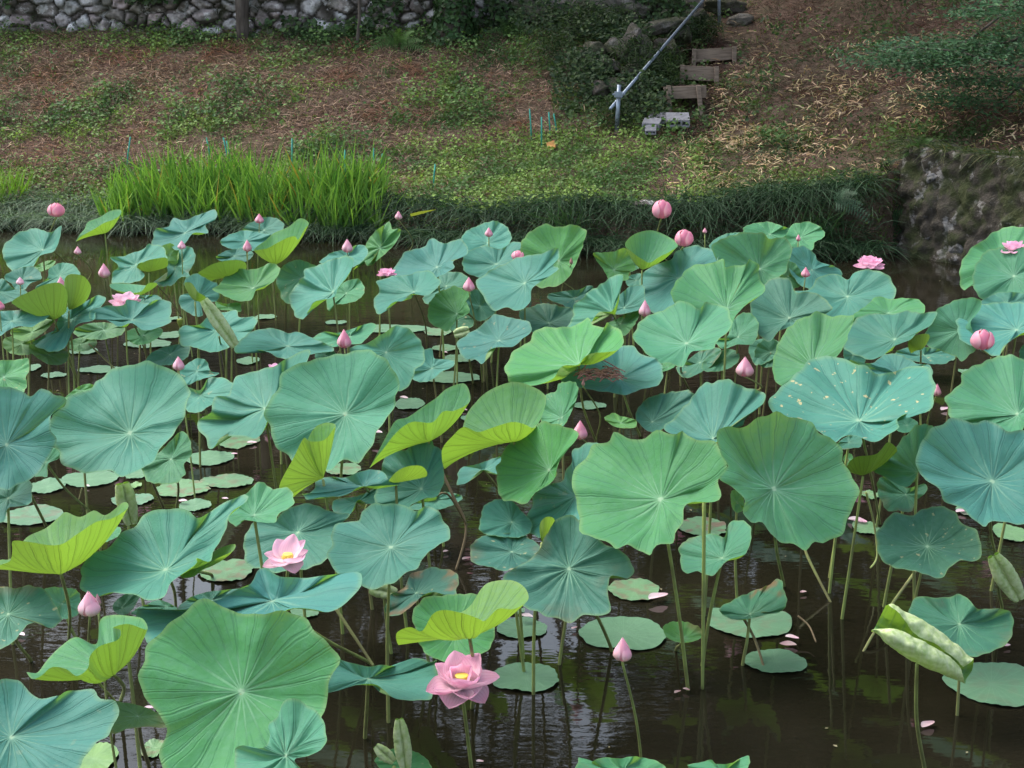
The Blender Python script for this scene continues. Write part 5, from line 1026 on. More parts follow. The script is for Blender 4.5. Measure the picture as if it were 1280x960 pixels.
ROLL('H',(1128,858),(1258,1080),.42,.022,(1150,960),"narrow rolled leaf with a dark seam at the right edge",tint=.7,foot=(1170,1120),taper=.25)
LF('E',(650,245),.80,.10,0,"big blue green leaf with a pale centre, largest at the left",[(245,255),(255,190),(275,145),(330,110),(370,60),(450,40),(490,-10),(560,-60),(660,-90),(760,-100),(840,-60),(900,-20),(945,40),(920,90),(910,170),(870,240),(800,310),(775,365),(710,415),(600,455),(540,430),(430,440),(340,400),(290,340),(265,290)],cup=.18,foot=(820,625))
LF('E',(33,305),.82,.04,0,"big blue leaf at the left edge beside the largest left leaf",[(-180,380),(-200,200),(-120,60),(0,20),(80,35),(150,65),(210,30),(290,60),(315,110),(260,150),(245,230),(270,300),(180,440),(110,490),(30,520),(-80,500)],cup=.18,foot=(230,710))
LF('E',(40,570),.62,.05,.05,"blue leaf hanging under the big left edge leaf",[(-60,560),(0,525),(80,500),(130,480),(155,510),(150,590),(100,610),(40,620),(20,680),(-40,690),(-80,640)])
LF('E',(230,390),.72,.2,0,"small leaf with curled green tip between the two big left leaves",[(165,450),(180,350),(230,320),(290,330),(295,370),(240,400),(235,460),(200,460)],foot=(450,640))
LF('E',(855,375),.55,.45,.35,"upright darker green leaf right behind the largest left leaf's stalk",[(715,430),(760,380),(820,320),(870,270),(910,240),(950,290),(955,350),(920,400),(925,450),(880,490),(800,495),(740,480)],foot=(880,640))
LF('E',(400,30),.66,.6,0,"little light green leaf peeping out above the largest left leaf",[(325,75),(350,45),(400,10),(450,0),(480,20),(460,50),(400,80),(350,95)])
LB('E',(305,945),.72,.8,0,"bowl shaped leaf with a glowing yellow green underside at the left",[(-20,925,0),(0,905,-.06),(50,885,-.12),(62,830,-.18),(65,785,-.22),(150,790,-.25),(240,805,-.26),(310,800,-.25),(380,755,-.21),(480,690,-.13),(560,672,-.05),(640,620,.06),(620,590,.15),(530,655,.16),(470,632,.2),(400,665,.22),(330,640,.26),(300,660,.28),(230,720,.28),(130,770,.2),(60,870,.12),(0,880,.1)],foot=(345,1275),bow=.2)
LF('E',(828,928),.78,.08,0,"big blue leaf above the pink bud at the lower left",[(410,960),(420,920),(480,850),(560,820),(600,760),(680,710),(730,660),(830,630),(940,650),(990,680),(1090,620),(1200,570),(1230,590),(1150,650),(1120,740),(1090,790),(1060,840),(1040,890),(980,870),(975,900),(890,960),(850,1000),(820,1060),(740,1075),(660,1050),(560,1040),(480,1060),(415,1020)],foot=(880,1120),cup=.18)
LB('E',(985,930),.78,.85,.1,"green turned flap at the right rim of the big blue leaf over the bud",[(1172,800,.06),(1165,835,-.02),(1100,865,-.06),(1040,900,-.08),(970,962,-.06),(905,965,-.02),(930,915,.04),(1000,880,.08),(1090,825,.1)],foot=(1060,960))
LF('F',(-10,655),.72,.32,0,"green wavy leaf left of the open flower's top",[(-150,650),(-130,590),(-60,560),(0,500),(40,500),(80,530),(140,520),(180,560),(175,610),(110,650),(90,690),(20,690),(-60,680),(-100,710)],ruf=.09)
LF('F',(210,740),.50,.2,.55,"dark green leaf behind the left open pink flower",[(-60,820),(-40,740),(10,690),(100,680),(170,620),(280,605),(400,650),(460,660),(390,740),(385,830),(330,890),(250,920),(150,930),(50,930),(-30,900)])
LF('F',(675,815),.66,.12,0,"large pale blue green leaf right of the left open pink flower",[(365,870),(385,810),(390,750),(430,700),(510,680),(540,640),(620,600),(700,605),(790,640),(850,620),(920,660),(960,720),(962,775),(900,810),(840,860),(800,920),(740,940),(700,980),(640,1010),(560,1015),(480,960),(400,930)],cup=.18)
LB('F',(335,472),.66,.75,0,"young leaf curled into a cone with a bright open top",[(397,203,.02),(388,225,-.03),(340,280,-.09),(270,287,-.09),(238,272,-.06),(190,365,-.08),(115,518,-.05),(172,570,-.02),(215,520,.06),(240,360,.09),(262,270,.09),(300,213,.1),(355,193,.07)],bow=.4)
LB('F',(865,288),.74,.55,0,"tilted blue leaf showing a yellow green underside right of the cone curl",[(568,420,-.02),(600,370,-.06),(640,320,-.1),(690,255,-.14),(740,210,-.17),(790,188,-.17),(880,192,-.15),(935,138,-.05),(995,132,.0),(1070,85,.08),(1045,0,.15),(960,20,.17),(900,70,.17),(840,110,.15),(760,165,.12),(700,182,.08),(660,245,.04),(610,340,.0)],foot=(880,560))
LF('F',(828,525),.58,.15,.05,"leaf with a sharp upright fold under the tilted two toned leaf",[(630,410),(670,350),(760,330),(770,300),(870,290),(890,320),(935,335),(935,430),(935,500),(900,560),(850,570),(780,600),(750,640),(690,630),(600,590),(620,500)],ruf=.12)
LF('F',(545,512),.64,.06,0,"small flat blue leaf right of the cone curl",[(240,550),(290,540),(310,490),(370,465),(440,470),(500,450),(570,430),(630,440),(660,480),(720,500),(600,510),(520,515),(470,545),(420,560),(330,565),(270,575)],foot=(550,625))
LB('F',(700,495),.66,.95,.1,"yellow green curled edge leaf in front of the sharply folded leaf",[(665,490,.0),(690,450,-.05),(730,422,-.07),(780,408,-.07),(830,412,-.03),(855,440,.03),(848,465,.07),(790,472,.07),(720,485,.05)])
LF('F',(500,592),.46,.04,0,"little blue leaf under the small flat leaf by the cone curl",[(385,590),(440,570),(510,560),(600,520),(645,510),(630,580),(560,600),(510,580),(470,650),(400,660)])
LF('F',(900,580),.22,.2,.1,"pale low leaf below the sharply folded leaf's front",[(770,620),(830,580),(900,560),(950,540),(1030,565),(990,600),(920,625),(840,630)])
LF('F',(1140,430),.52,.04,.1,"narrow blue leaf between the yellow green bowl and the round green leaf",[(1015,460),(1030,420),(1110,400),(1230,365),(1260,420),(1210,450),(1130,430),(1060,490),(1010,500)],foot=(1240,585))
LB('F',(1290,288),.80,.65,0,"large bowl leaf with a glowing yellow green underside in the middle",[(942,424,0),(930,330,-.1),(985,258,-.16),(1040,215,-.19),(1110,240,-.22),(1190,215,-.22),(1280,190,-.2),(1340,200,-.12),(1400,215,-.03),(1450,90,.1),(1430,40,.15),(1350,0,.2),(1280,-10,.22),(1200,15,.24),(1140,50,.24),(1100,90,.22),(1055,150,.18),(1020,260,.12),(970,370,.06)],foot=(1395,600),bow=.2)
LF('G',(187,430),.76,.5,0,"round light green leaf facing right beneath the glowing bowl leaf",[(-70,440),(-50,380),(0,290),(70,250),(130,205),(190,195),(250,220),(310,235),(325,270),(270,340),(230,400),(205,480),(120,540),(70,595),(0,580),(-50,570)],foot=(75,680))
LF('G',(745,577),.80,.40,0,"big scalloped green leaf in the middle, brightest round leaf of all",[(318,520),(320,460),(370,400),(400,310),(490,290),(520,245),(590,270),(660,285),(740,235),(820,265),(850,240),(910,280),(1000,300),(1030,330),(1080,410),(1070,450),(1025,480),(1030,560),(1000,590),(900,590),(860,620),(850,690),(815,740),(800,790),(720,800),(690,850),(640,835),(580,800),(520,820),(460,780),(400,750),(370,730),(335,650)],foot=(880,1530),cup=.18,ruf=.08)
LF('G',(1005,275),.76,.05,.05,"blue leaf with a raised fold above the big round green leaf",[(765,220),(830,160),(880,100),(930,40),(980,0),(1060,-10),(1150,20),(1250,40),(1250,100),(1170,170),(1150,210),(1080,220),(1020,290),(950,290),(860,250),(800,250)],ruf=.09)
LF('G',(320,560),.66,.08,.05,"blue leaf behind the left side of the big scalloped green leaf",[(60,700),(100,620),(110,560),(170,510),(250,490),(270,430),(300,400),(300,350),(330,320),(400,300),(480,380),(450,520),(400,650),(330,680),(220,680),(150,760),(100,740)])
LB('G',(150,790),.60,1.,.1,"thin yellow green turned lip over the crinkled dark leaf",[(140,700,-.01),(165,668,-.03),(200,666,-.02),(215,690,.01),(190,740,.03),(160,792,.02),(142,760,-.01)])
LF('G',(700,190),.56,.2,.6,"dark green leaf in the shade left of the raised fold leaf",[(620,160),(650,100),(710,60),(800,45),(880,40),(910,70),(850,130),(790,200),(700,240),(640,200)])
LF('G',(545,195),.30,.75,0,"small cupped green leaf low over water beside the dark shaded leaf",[(465,170),(510,145),(540,160),(615,180),(615,215),(550,220),(500,205)])
LF('G',(250,170),.66,.4,0,"narrow green leaf left of the middle pink bud",[(150,200),(165,70),(220,40),(240,0),(320,0),(325,60),(300,130),(270,190),(240,215),(190,200)])
LF('G',(285,922),.55,.08,.6,"large crinkled dark leaf under the big scalloped green leaf",[(-30,960),(60,900),(140,830),(170,760),(220,690),(300,670),(400,750),(470,810),(540,840),(600,920),(570,970),(490,960),(480,1060),(480,1130),(400,1150),(340,1150),(290,1190),(230,1170),(140,1140),(60,1110),(-20,1040)],pleat=.012,cup=.18,foot=(500,1335))
LF('G',(0,690),.56,.08,.35,"dull blue leaf standing above the weathered low leaf",[(-150,660),(-120,600),(-20,575),(60,650),(100,700),(60,760),(-60,760),(-150,740)])
LF('G',(0,838),.50,.15,.45,"weathered dull leaf with a pinkish centre left of the crinkled dark leaf",[(-200,820),(-160,770),(-60,750),(40,750),(120,800),(130,870),(60,910),(-40,930),(-120,910),(-190,890)],wither=.35)
LF('G',(1050,870),.45,.2,.05,"small teal leaf crossed by a straight stalk below the big scalloped leaf",[(840,850),(850,800),(920,770),(1000,750),(1060,765),(1085,700),(1150,690),(1190,730),(1185,800),(1160,850),(1080,880),(1040,920),(1000,960),(930,935),(870,940)],cup=.16)
LF('I',(40,190),.62,.15,.6,"dark leaf with torn holes at the left edge above the bottom blue leaf",[(-120,200),(-80,100),(0,60),(90,65),(150,50),(230,90),(295,190),(300,230),(250,260),(180,230),(120,260),(60,330),(0,360),(-90,330)],foot=(155,425),spots=.6)
LF('I',(310,140),.20,.2,0,"low light green leaf behind the bowl leaf's stalk at the lower left",[(222,75),(300,60),(390,80),(395,180),(320,215),(260,190)])
LB('I',(572,490),.70,.55,.2,"twisted boat shaped leaf with green underside below the lower left bud",[(132,480,-.06),(160,515,-.12),(205,500,-.16),(260,456,-.2),(330,465,-.23),(385,500,-.25),(440,460,-.25),(450,400,-.23),(500,350,-.21),(590,318,-.17),(602,270,-.13),(565,258,-.1),(640,240,-.04),(735,268,.05),(715,215,.16),(650,200,.22),(560,195,.26),(500,222,.26),(480,340,.24),(380,305,.24),(300,355,.2),(240,415,.15),(190,480,.06),(150,490,0)],foot=(600,640),bow=.2)
LF('I',(55,805),.74,.0,0,"pale blue leaf with a brown wet centre in the bottom left corner",[(-150,700),(-80,570),(0,535),(80,530),(120,560),(180,610),(280,610),(330,580),(440,578),(500,620),(575,635),(570,740),(530,800),(480,830),(420,900),(370,970),(250,1050),(0,1080),(-150,950)],spots=.12,cup=.17)
LF('I',(690,700),.62,.9,.45,"dark olive leaf strip between the corner leaf and the biggest front leaf",[(565,640),(640,638),(740,662),(800,700),(838,745),(820,757),(730,752),(640,762),(560,782)],foot=(745,955),ruf=.02)
LF('I',(1208,578),.86,.38,.05,"biggest front leaf, round and green at the bottom left",[(705,500),(740,430),(760,360),(820,270),(900,230),(970,160),(1050,130),(1130,180),(1220,200),(1300,195),(1400,190),(1510,220),(1610,310),(1660,390),(1668,450),(1630,540),(1625,640),(1590,700),(1500,800),(1400,950),(1280,1010),(1100,1040),(950,1010),(850,970),(810,900),(830,800),(835,740),(780,650),(730,580)],cup=.17,ruf=.05)
LF('I',(1360,125),.72,.0,0,"wide pale blue wing of a leaf behind the biggest front leaf",[(700,170),(790,165),(960,165),(1080,125),(1180,80),(1260,40),(1290,-30),(1330,-40),(1400,0),(1500,10),(1620,0),(1790,-20),(1780,40),(1730,120),(1650,180),(1560,165),(1460,160),(1380,190),(1280,200),(1100,260),(900,300),(770,335),(730,280)],foot=(1865,445),kk=1.5)
LF('I',(1060,120),.60,.06,.15,"blue leaf strip behind the wide pale blue wing",[(890,170),(950,110),(1040,80),(1180,65),(1265,40),(1200,110),(1080,130),(960,165)])
LF('I',(610,160),.58,.2,.6,"dark hanging leaf under the big blue leaf beside the lower left bud",[(565,150),(590,115),(640,90),(700,95),(690,120),(650,180),(610,195),(575,180)])
LF('I',(830,150),.55,.25,.15,"small green leaf wedge above the wide pale blue wing's left end",[(740,140),(800,120),(870,150),(880,170),(800,185),(730,190),(690,200),(660,180)])
LF('J',(150,900),.96,.22,0,"pleated leaf in front of the biggest front leaf at the bottom",[(-100,890),(-60,850),(40,860),(70,800),(60,750),(110,710),(130,640),(200,625),(290,680),(330,740),(355,820),(320,870),(260,900),(190,920),(240,1000),(100,1050),(-60,1020)],pleat=.035,ruf=.08)
LF('J',(560,512),.40,.05,.3,"wide dull blue saddle leaf left of the big open flower",[(340,580),(385,500),(385,405),(440,425),(560,455),(620,445),(700,450),(780,415),(870,430),(910,420),(890,470),(890,560),(860,615),(760,620),(690,610),(640,570),(590,540),(500,545),(420,570)],foot=(545,810),ruf=.08)
LB('J',(1068,302),.72,.85,0,"bright bowl leaf with a lime underside right above the big open flower",[(712,345,-.03),(703,285,-.1),(770,255,-.16),(830,275,-.2),(880,195,-.24),(935,170,-.26),(1030,185,-.25),(1110,212,-.2),(1145,224,-.16),(1210,165,-.08),(1290,165,0),(1360,120,.08),(1345,60,.15),(1280,22,.22),(1180,28,.25),(1130,60,.25),(1070,150,.24),(1010,190,.22),(900,250,.16),(800,290,.08),(740,320,.02)],foot=(1080,660),bow=.2)
LF('J',(1000,290),.50,.5,.1,"green leaf standing behind the lime bowl leaf over the big open flower",[(790,230),(800,160),(850,115),(950,100),(1100,100),(1170,200),(1185,270),(1180,330),(1130,380),(1050,420),(960,430),(880,400),(840,370),(810,310)],foot=(1130,480))
LF('J',(800,85),.30,.1,.7,"dark leaf with a brown withered front edge left of the lime bowl leaf",[(650,180),(670,100),(740,60),(780,-10),(850,-30),(890,-40),(1000,-10),(1000,60),(990,100),(930,90),(880,80),(830,100),(790,140),(720,190)],wither=.8)
ROLL('J',(568,62),(704,88),.26,.016,(640,95),"small rolled green leaf low over the water left of the withered dark leaf",tint=.8)
ROLL('J',(716,716),(752,985),.34,.013,(748,960),"twisted young leaf standing upright at the bottom edge",tint=.7,taper=.15)
LF('J',(740,950),.26,.4,.1,"green leaf behind the twisted young leaf at the bottom edge",[(600,930),(640,880),(720,865),(820,890),(870,950),(860,1010),(700,1020)])
ROLL('J',(598,850),(690,930),.34,.010,(690,945),"thin hooked leaf tip left of the twisted young leaf",tint=.9,taper=.2)
LF('K',(560,975),.22,.35,0,"green leaf rim at the bottom edge below the tall bud's stalk",[(330,920),(340,910),(370,945),(460,910),(540,915),(600,905),(700,920),(770,960),(760,1020),(600,1060),(420,1050),(340,1000)],ruf=.09)
LF('K',(1050,970),.22,.3,0,"pale green leaf rim at the bottom edge right of the straight stalks",[(880,950),(960,930),(1000,920),(1020,940),(1100,935),(1175,900),(1185,935),(1150,980),(1050,1020),(930,1010)],ruf=.09)
LF('K',(1190,190),.20,.2,.3,"half withered leaf folded over a floating one, brown along its edge",[(1040,170),(1110,120),(1200,80),(1280,50),(1320,20),(1355,60),(1370,130),(1340,180),(1280,190),(1200,210),(1100,215)],wither=.9,ruf=.1)
LF('K',(855,310),.16,.75,0,"small cupped yellow green leaf with a raised rim beside the long stalk",[(758,270),(775,240),(830,228),(900,240),(945,270),(940,310),(890,330),(830,330),(780,310)],cup=.25,foot=(820,372))
SHEET('M',(745,435),.62,"big young leaf folded into a thick light green roll at the right",[
 [(525,268,-.01),(518,272,-.02),(516,278,0),(530,265,.03),(560,205,.05),(585,155,.03),(595,145,.01),(602,144,0)],
 [(625,262,-.03),(600,295,-.06),(595,340,-.03),(620,310,.05),(640,220,.07),(640,150,.04),(650,160,.0),(655,185,-.01)],
 [(705,292,-.04),(690,345,-.07),(690,408,-.03),(700,360,.06),(725,265,.07),(745,203,.04),(735,230,-.01),(735,290,-.02)],
 [(805,342,-.04),(790,400,-.07),(780,455,-.03),(800,420,.06),(830,330,.07),(850,270,.04),(840,305,-.01),(830,338,-.02)],
 [(905,402,-.03),(890,450,-.06),(870,492,-.03),(890,460,.05),(930,400,.06),(955,352,.04),(945,385,-.01),(925,405,-.02)],
 [(965,460,-.02),(975,500,-.03),(985,538,-.01),(995,510,.03),(1020,470,.04),(1028,415,.03),(1015,430,0),(975,455,-.01)]],foot=(790,1010))
LF('M',(958,240),.34,.2,.35,"teal leaf with a notched top behind the thick light green roll",[(705,185),(760,110),(840,115),(920,105),(960,95),(1010,130),(1040,165),(1110,165),(1210,180),(1220,260),(1200,320),(1140,365),(1080,385),(1010,400),(900,330),(800,260)])
# ------------------------------------------------------------------ lower leaves seen in the gaps
LF('A',(520,690),.42,.9,.6,"dark olive leaf in the shade right under the wide ruffled leaf",[(380,690),(440,662),(530,655),(610,672),(600,712),(500,735),(400,722)])
LF('A',(720,715),.40,.5,.1,"light green leaf low under the right end of the wide ruffled leaf",[(640,700),(690,680),(770,672),(808,700),(760,745),(690,762),(645,738)])
LF('A',(400,760),.34,.7,.4,"green leaf in shade between the leaning stalks at the left",[(340,760),(380,735),(440,728),(480,750),(450,785),(380,795)])
LF('A',(110,760),.42,.9,.5,"dark green leaf hidden under the pale flat leaf at the left edge",[(20,740),(90,722),(170,742),(190,790),(120,812),(40,795)])
LF('B',(345,815),.40,.2,.5,"dark leaf sliver below the low leaf behind the big bud",[(300,800),(340,785),(390,800),(400,835),(350,850),(305,835)])
LF('B',(1010,640),.44,.25,.55,"shaded leaf under the upright round green leaf's right side",[(960,650),(1000,615),(1060,620),(1085,660),(1040,690),(980,690)])
LF('C',(780,875),.46,.55,.1,"small yellow green tip below the large green leaf on three stalks",[(742,872),(775,852),(808,852),(812,872),(780,890),(748,895)])
LF('D',(15,800),.42,.2,.6,"dark leaf low at the foot of the dull dark green rayed leaf",[(-50,770),(0,740),(55,760),(70,810),(40,860),(-20,872),(-60,830)])
LF('D',(425,815),.52,.1,.2,"blue leaf showing between the upright leaf and the pointed blue green leaf",[(380,790),(420,765),(470,790),(485,840),(440,872),(395,860)])
LF('D',(780,815),.14,.1,.4,"dull grey blue leaf lying just above the water below the olive underside",[(650,800),(720,778),(820,780),(900,795),(925,825),(860,858),(740,845),(670,830)])
LF('H',(695,205),.30,.25,.3,"shaded leaf just above the water under the spotted leaf's right rim",[(640,190),(690,165),(745,190),(735,225),(690,242),(648,232)])
LF('H',(402,372),.55,.45,0,"little light green leaf beside the bright yellow green turned leaf",[(378,365),(395,347),(420,355),(422,385),(400,405),(382,392)])
LF('G',(1125,590),.50,.5,.2,"small green flap peeping out behind the big round green leaf's left rim",[(1095,545),(1120,530),(1152,555),(1158,620),(1125,642),(1100,612)])
ROLL('E',(612,498),(658,702),.36,.020,(640,690),"short open scroll leaf standing on the water right of the bowl leaf",tint=.75,taper=.4,open_=.4)
LF('E',(500,760),.22,.3,.05,"pale low leaf between the bowl leaf and the big blue leaf",[(412,795),(440,745),(500,712),(590,715),(600,750),(540,785),(470,800)])
# ------------------------------------------------------------------ floating leaves
for a in [
 (59,609,46,19,"floating leaf between two stalks under the big left edge leaf"),(113,600,72,20,"bluish floating leaf below the largest left leaf"),(41,646,76,25,"large torn floating leaf near the left edge",.2,.4),
 (262,574,62,18,"pale oval floating leaf left of the biggest round leaf's foot"),(284,603,66,17,"nibbled floating leaf below the pale oval one",.3,.45),(228,612,68,22,"ragged floating leaf beside the upright darker green leaf",.35,.6),
 (172,594,30,12,"small floating leaf just under the largest left leaf's front"),(169,608,16,9,"tiny bright floating leaf left of the ragged one",.6),(244,633,40,15,"floating leaf with a white petal, lowest beside the blue left leaf"),
 (165,626,54,15,"bluish floating leaf behind the bowl leaf's tip",.15,.2),(123,668,45,22,"floating leaf right of the glowing bowl leaf's rim"),(283,715,70,28,"ragged speckled floating leaf left of the left open flower",.3,.6),(298,552,50,20,"ragged floating leaf under the light blue shouldered leaf",.3,.5),
 (67,470,31,7,"small pale floating leaf far left below the veined fan"),(125,463,54,9,"long thin looking floating leaf below the light blue lobed leaf"),(185,431,60,10,"floating leaf among the stalks under the wide ruffled leaf"),(125,420,40,9,"floating leaf behind the light blue lobed leaf's stalks"),
 (212,420,30,9,"floating leaf right of the seed pod's stalk"),(105,440,35,8,"floating leaf left of the leaning stalks at the left"),(217,399,20,4,"farthest small floating leaf beside the slanting bare stalk"),(310,452,28,12,"floating leaf behind the low wide blue leaf"),
 (332,397,28,6,"bluish floating leaf below the pale green pointed leaf"),(420,404,28,5,"small floating leaf under the round leaf with the bud stalk"),(492,412,90,6,"very long floating leaf below the turned green front edge"),(547,416,35,10,"speckled floating leaf under the upright round green leaf",.3,.4),
 (557,436,34,8,"smaller speckled floating leaf below the one under the round green leaf",.3,.4),(575,449,40,10,"dull floating leaf left of the scalloped blue leaf"),(560,473,80,14,"broad floating leaf below the small folded pale blue leaf"),(512,506,38,15,"floating leaf under the petal right of the biggest round leaf"),
 (430,588,45,15,"brown speckled floating leaf right of the cone curl",.3,.5),(737,508,40,10,"floating leaf between two stalks left of the middle bud's top"),(878,660,64,24,"browned floating leaf right of the big scalloped green leaf",.35,.9),(1082,661,34,17,"bright floating leaf beside the big round green leaf's right rim",.4),
 (1263,668,44,27,"floating leaf at the right edge under the blue grey skirt",.4),(793,739,68,27,"lace holed floating leaf left of the fallen curved petal",.35,.55),(779,794,114,42,"largest floating leaf, with water drops, behind the drooping bud"),(652,787,66,26,"floating leaf with a petal right of the lime bowl leaf"),
 (656,849,92,36,"round floating leaf right of the big open flower"),(969,829,82,30,"lone round floating leaf left of the thick roll"),(378,768,42,14,"small floating leaf under the wide pale blue wing"),(192,938,34,36,"lace holed floating leaf under the dark olive strip",.5,.5),(116,952,62,60,"bright green floating leaf at the bottom under the corner leaf",.7),
 (646,765,22,9,"small rounded floating leaf above the one with a petal"),(1207,466,18,8,"little floating leaf at the right below the globe bud"),(1088,620,22,15,"pale floating leaf behind the two stalks of the spotted leaf",.4,.4),(28,432,30,8,"floating leaf at the far left under the pale flat leaf"),(37,461,26,10,"floating leaf at the far left above the light green edge leaf"),
 (586,524,20,8,"tiny floating leaf left of the large pale green leaf's front"),(1172,446,42,18,"dull floating leaf under the pointed blue green leaf",.15),(1210,640,30,12,"shaded floating leaf below the teal leaf at the right",.2,.3)]:
    PAD(*a)
PAD(0,0,0,0,"wide floating leaf with a scalloped front in the right corner",.2,.15,outline=[tp('M',p) for p in [(870,505),(960,470),(1030,435),(1180,440),(1290,460),(1340,550),(1290,640),(1200,655),(1100,640),(1000,610),(920,570)]])
PAD(0,0,0,0,"floating leaf under the half withered folded one",.2,.25,outline=[tp('K',p) for p in [(976,235),(995,175),(1040,165),(1140,200),(1280,190),(1350,180),(1395,210),(1390,270),(1320,300),(1200,310),(1080,290),(1020,265)]])
# ------------------------------------------------------------------ buds, pods and flowers
for a in [
 (70,262,1.0,18,17,"pink globe bud on a tall stalk at the far left",(84,330),0,.0,1.),(97,313,.75,8,10,"tiny closed bud right of the far left globe bud",(107,355),.3,.6),(130,338,.74,13,18,"greenish pink bud left of the crinkled blue leaves",(140,378),.2,.8),
 (76,353,.80,10,15,"slim pink bud standing in front of the yellowish upturned leaf",(98,478),.1,.5),(25,351,.72,9,10,"faint pale bud in front of the small blue leaf at the left",None,.4,.6),(-1,381,.75,12,13,"pink bud cut by the left edge",None,0,.2),
 (227,306,.82,9,11,"small pale bud in front of the pointed far leaf",None,.3,.4),(309,307,.84,10,15,"pink bud left of the big saddle leaf",None,.1,.4),(324,273,.88,10,12,"pink bud in front of the rounded leaf under the iris",None,.1,.4),
 (434,307,.86,12,17,"pointed pink bud on a tall stalk beside the long blue leaf",(449,402),.25,.4),(498,269,.95,8,11,"small bud high against the mondo grass right of the iris",(505,322),.2,.8),(611,290,.88,9,12,"small pink bud in the middle of the back row",None,.1,.4),
 (586,355,.86,13,18,"pink bud on a long stalk beside the upright round green leaf",(603,478),.1,.4),(430,423,.70,16,24,"large pointed pink bud over the biggest round leaf's top",None,.05,.3),(223,454,.70,13,18,"pale pink bud above the largest left leaf's rim",None,.25,.3),
 (648,319,.80,15,12,"bright pink bud tip behind the ray lined pale blue leaf",None,0,0,1.),(827,261,1.12,20,23,"tallest pink globe bud against the dark mondo grass",(837,330),0,.0,1.),(855,297,1.0,19,21,"second globe bud right of the tallest one",(862,345),0,.0,1.),
 (806,385,.82,13,21,"pink bud with green foot left of the large fresh green leaf",(818,462),.2,.7),(931,458,.74,20,26,"pink bud right of the three stalks",(940,492),.15,.5),(1007,340,.84,10,13,"small rosy bud right of the broad folded green leaf",None,0,.3),
 (998,297,.90,5,9,"tiny dark bud over the scalloped light green leaf",None,.1,1.),(881,288,.88,5,7,"tiny pink bud tip behind the rear green leaf",None,.1,.5),(1171,487,.80,10,16,"rosy bud at the right end of the spotted leaf",(1167,560),.05,.4),(1228,424,.82,24,26,"large pink globe bud before the pale blue leaf on the right",(1238,470),0,.1,1.),
 (725,537,.66,17,25,"pink bud just above the big scalloped green leaf",(738,560),.1,.3),(111,754,.78,26,35,"large pink bud with pale base at the lower left",(146,880),.25,.6),(778,811,.58,22,34,"drooping pink bud on a long bent stalk at the bottom centre",(803,968),.2,.5)]:
    BUD(*a)
BUD(714,326,.82,4,9,"slim brown dead bud beside the pale green scalloped leaf",(717,362),.0,.9,aged=.8)
BUD(729,478,.74,4,9,"slim dark bud left of the dried tangle",(745,550),.0,.9,aged=.8)
BUD(122,750,.74,8,18,"small withered bud behind the large lower left bud",None,.2,.9,aged=.4)
POD(225,404,.38,8,11,"small yellow green seed pod beside the slanting bare stalk")
FLOWER(577,848,.52,92,"big open pink flower with yellow centre at the bottom",[(6,.16,1.0,.3),(6,.50,1.08,-.2),(5,.98,.74,.4)],foot=(592,985),seed=4,lean=(0,.38))
FLOWER(360,695,.72,64,"open pale pink flower in front of the dark green leaf at the left",[(4,.16,.95,.55),(6,.62,1.15,0.3)],foot=(372,790),pale=.45,seed=9,lean=(.08,.35))
FLOWER(1087,329,.80,35,"open pink flower in front of the dark water by the wall",[(7,.05,1.08,0),(7,.5,1.05,.4),(6,.9,.95,.2)],seed=6,pale=.15,pod=False)
FLOWER(1268,310,1.02,34,"open pink flower cut by the right edge over the tall green leaves",[(6,.1,1.05,.2),(7,.55,1.0,.5),(5,1.0,.95,0)],seed=12,pale=.15,pod=False)
FLOWER(484,341,.74,24,"frilly pink flower left of the large blue leaf in the middle",[(8,.1,1.,0),(8,.5,1.,.3),(6,.9,.9,.1)],seed=3,pale=.05,pod=False)
FLOWER(157,377,.66,42,"pale pink flower half hidden behind the wide ruffled leaf",[(6,.25,1.,.2),(6,.7,1.,.5)],seed=2,pale=.45,pod=False)
FLOWER(343,459,.55,19,"small magenta pink flower low behind the biggest round leaf's rim",[(7,.15,1.,.2),(6,.6,1.,.5)],seed=8,pale=.2,pod=False)
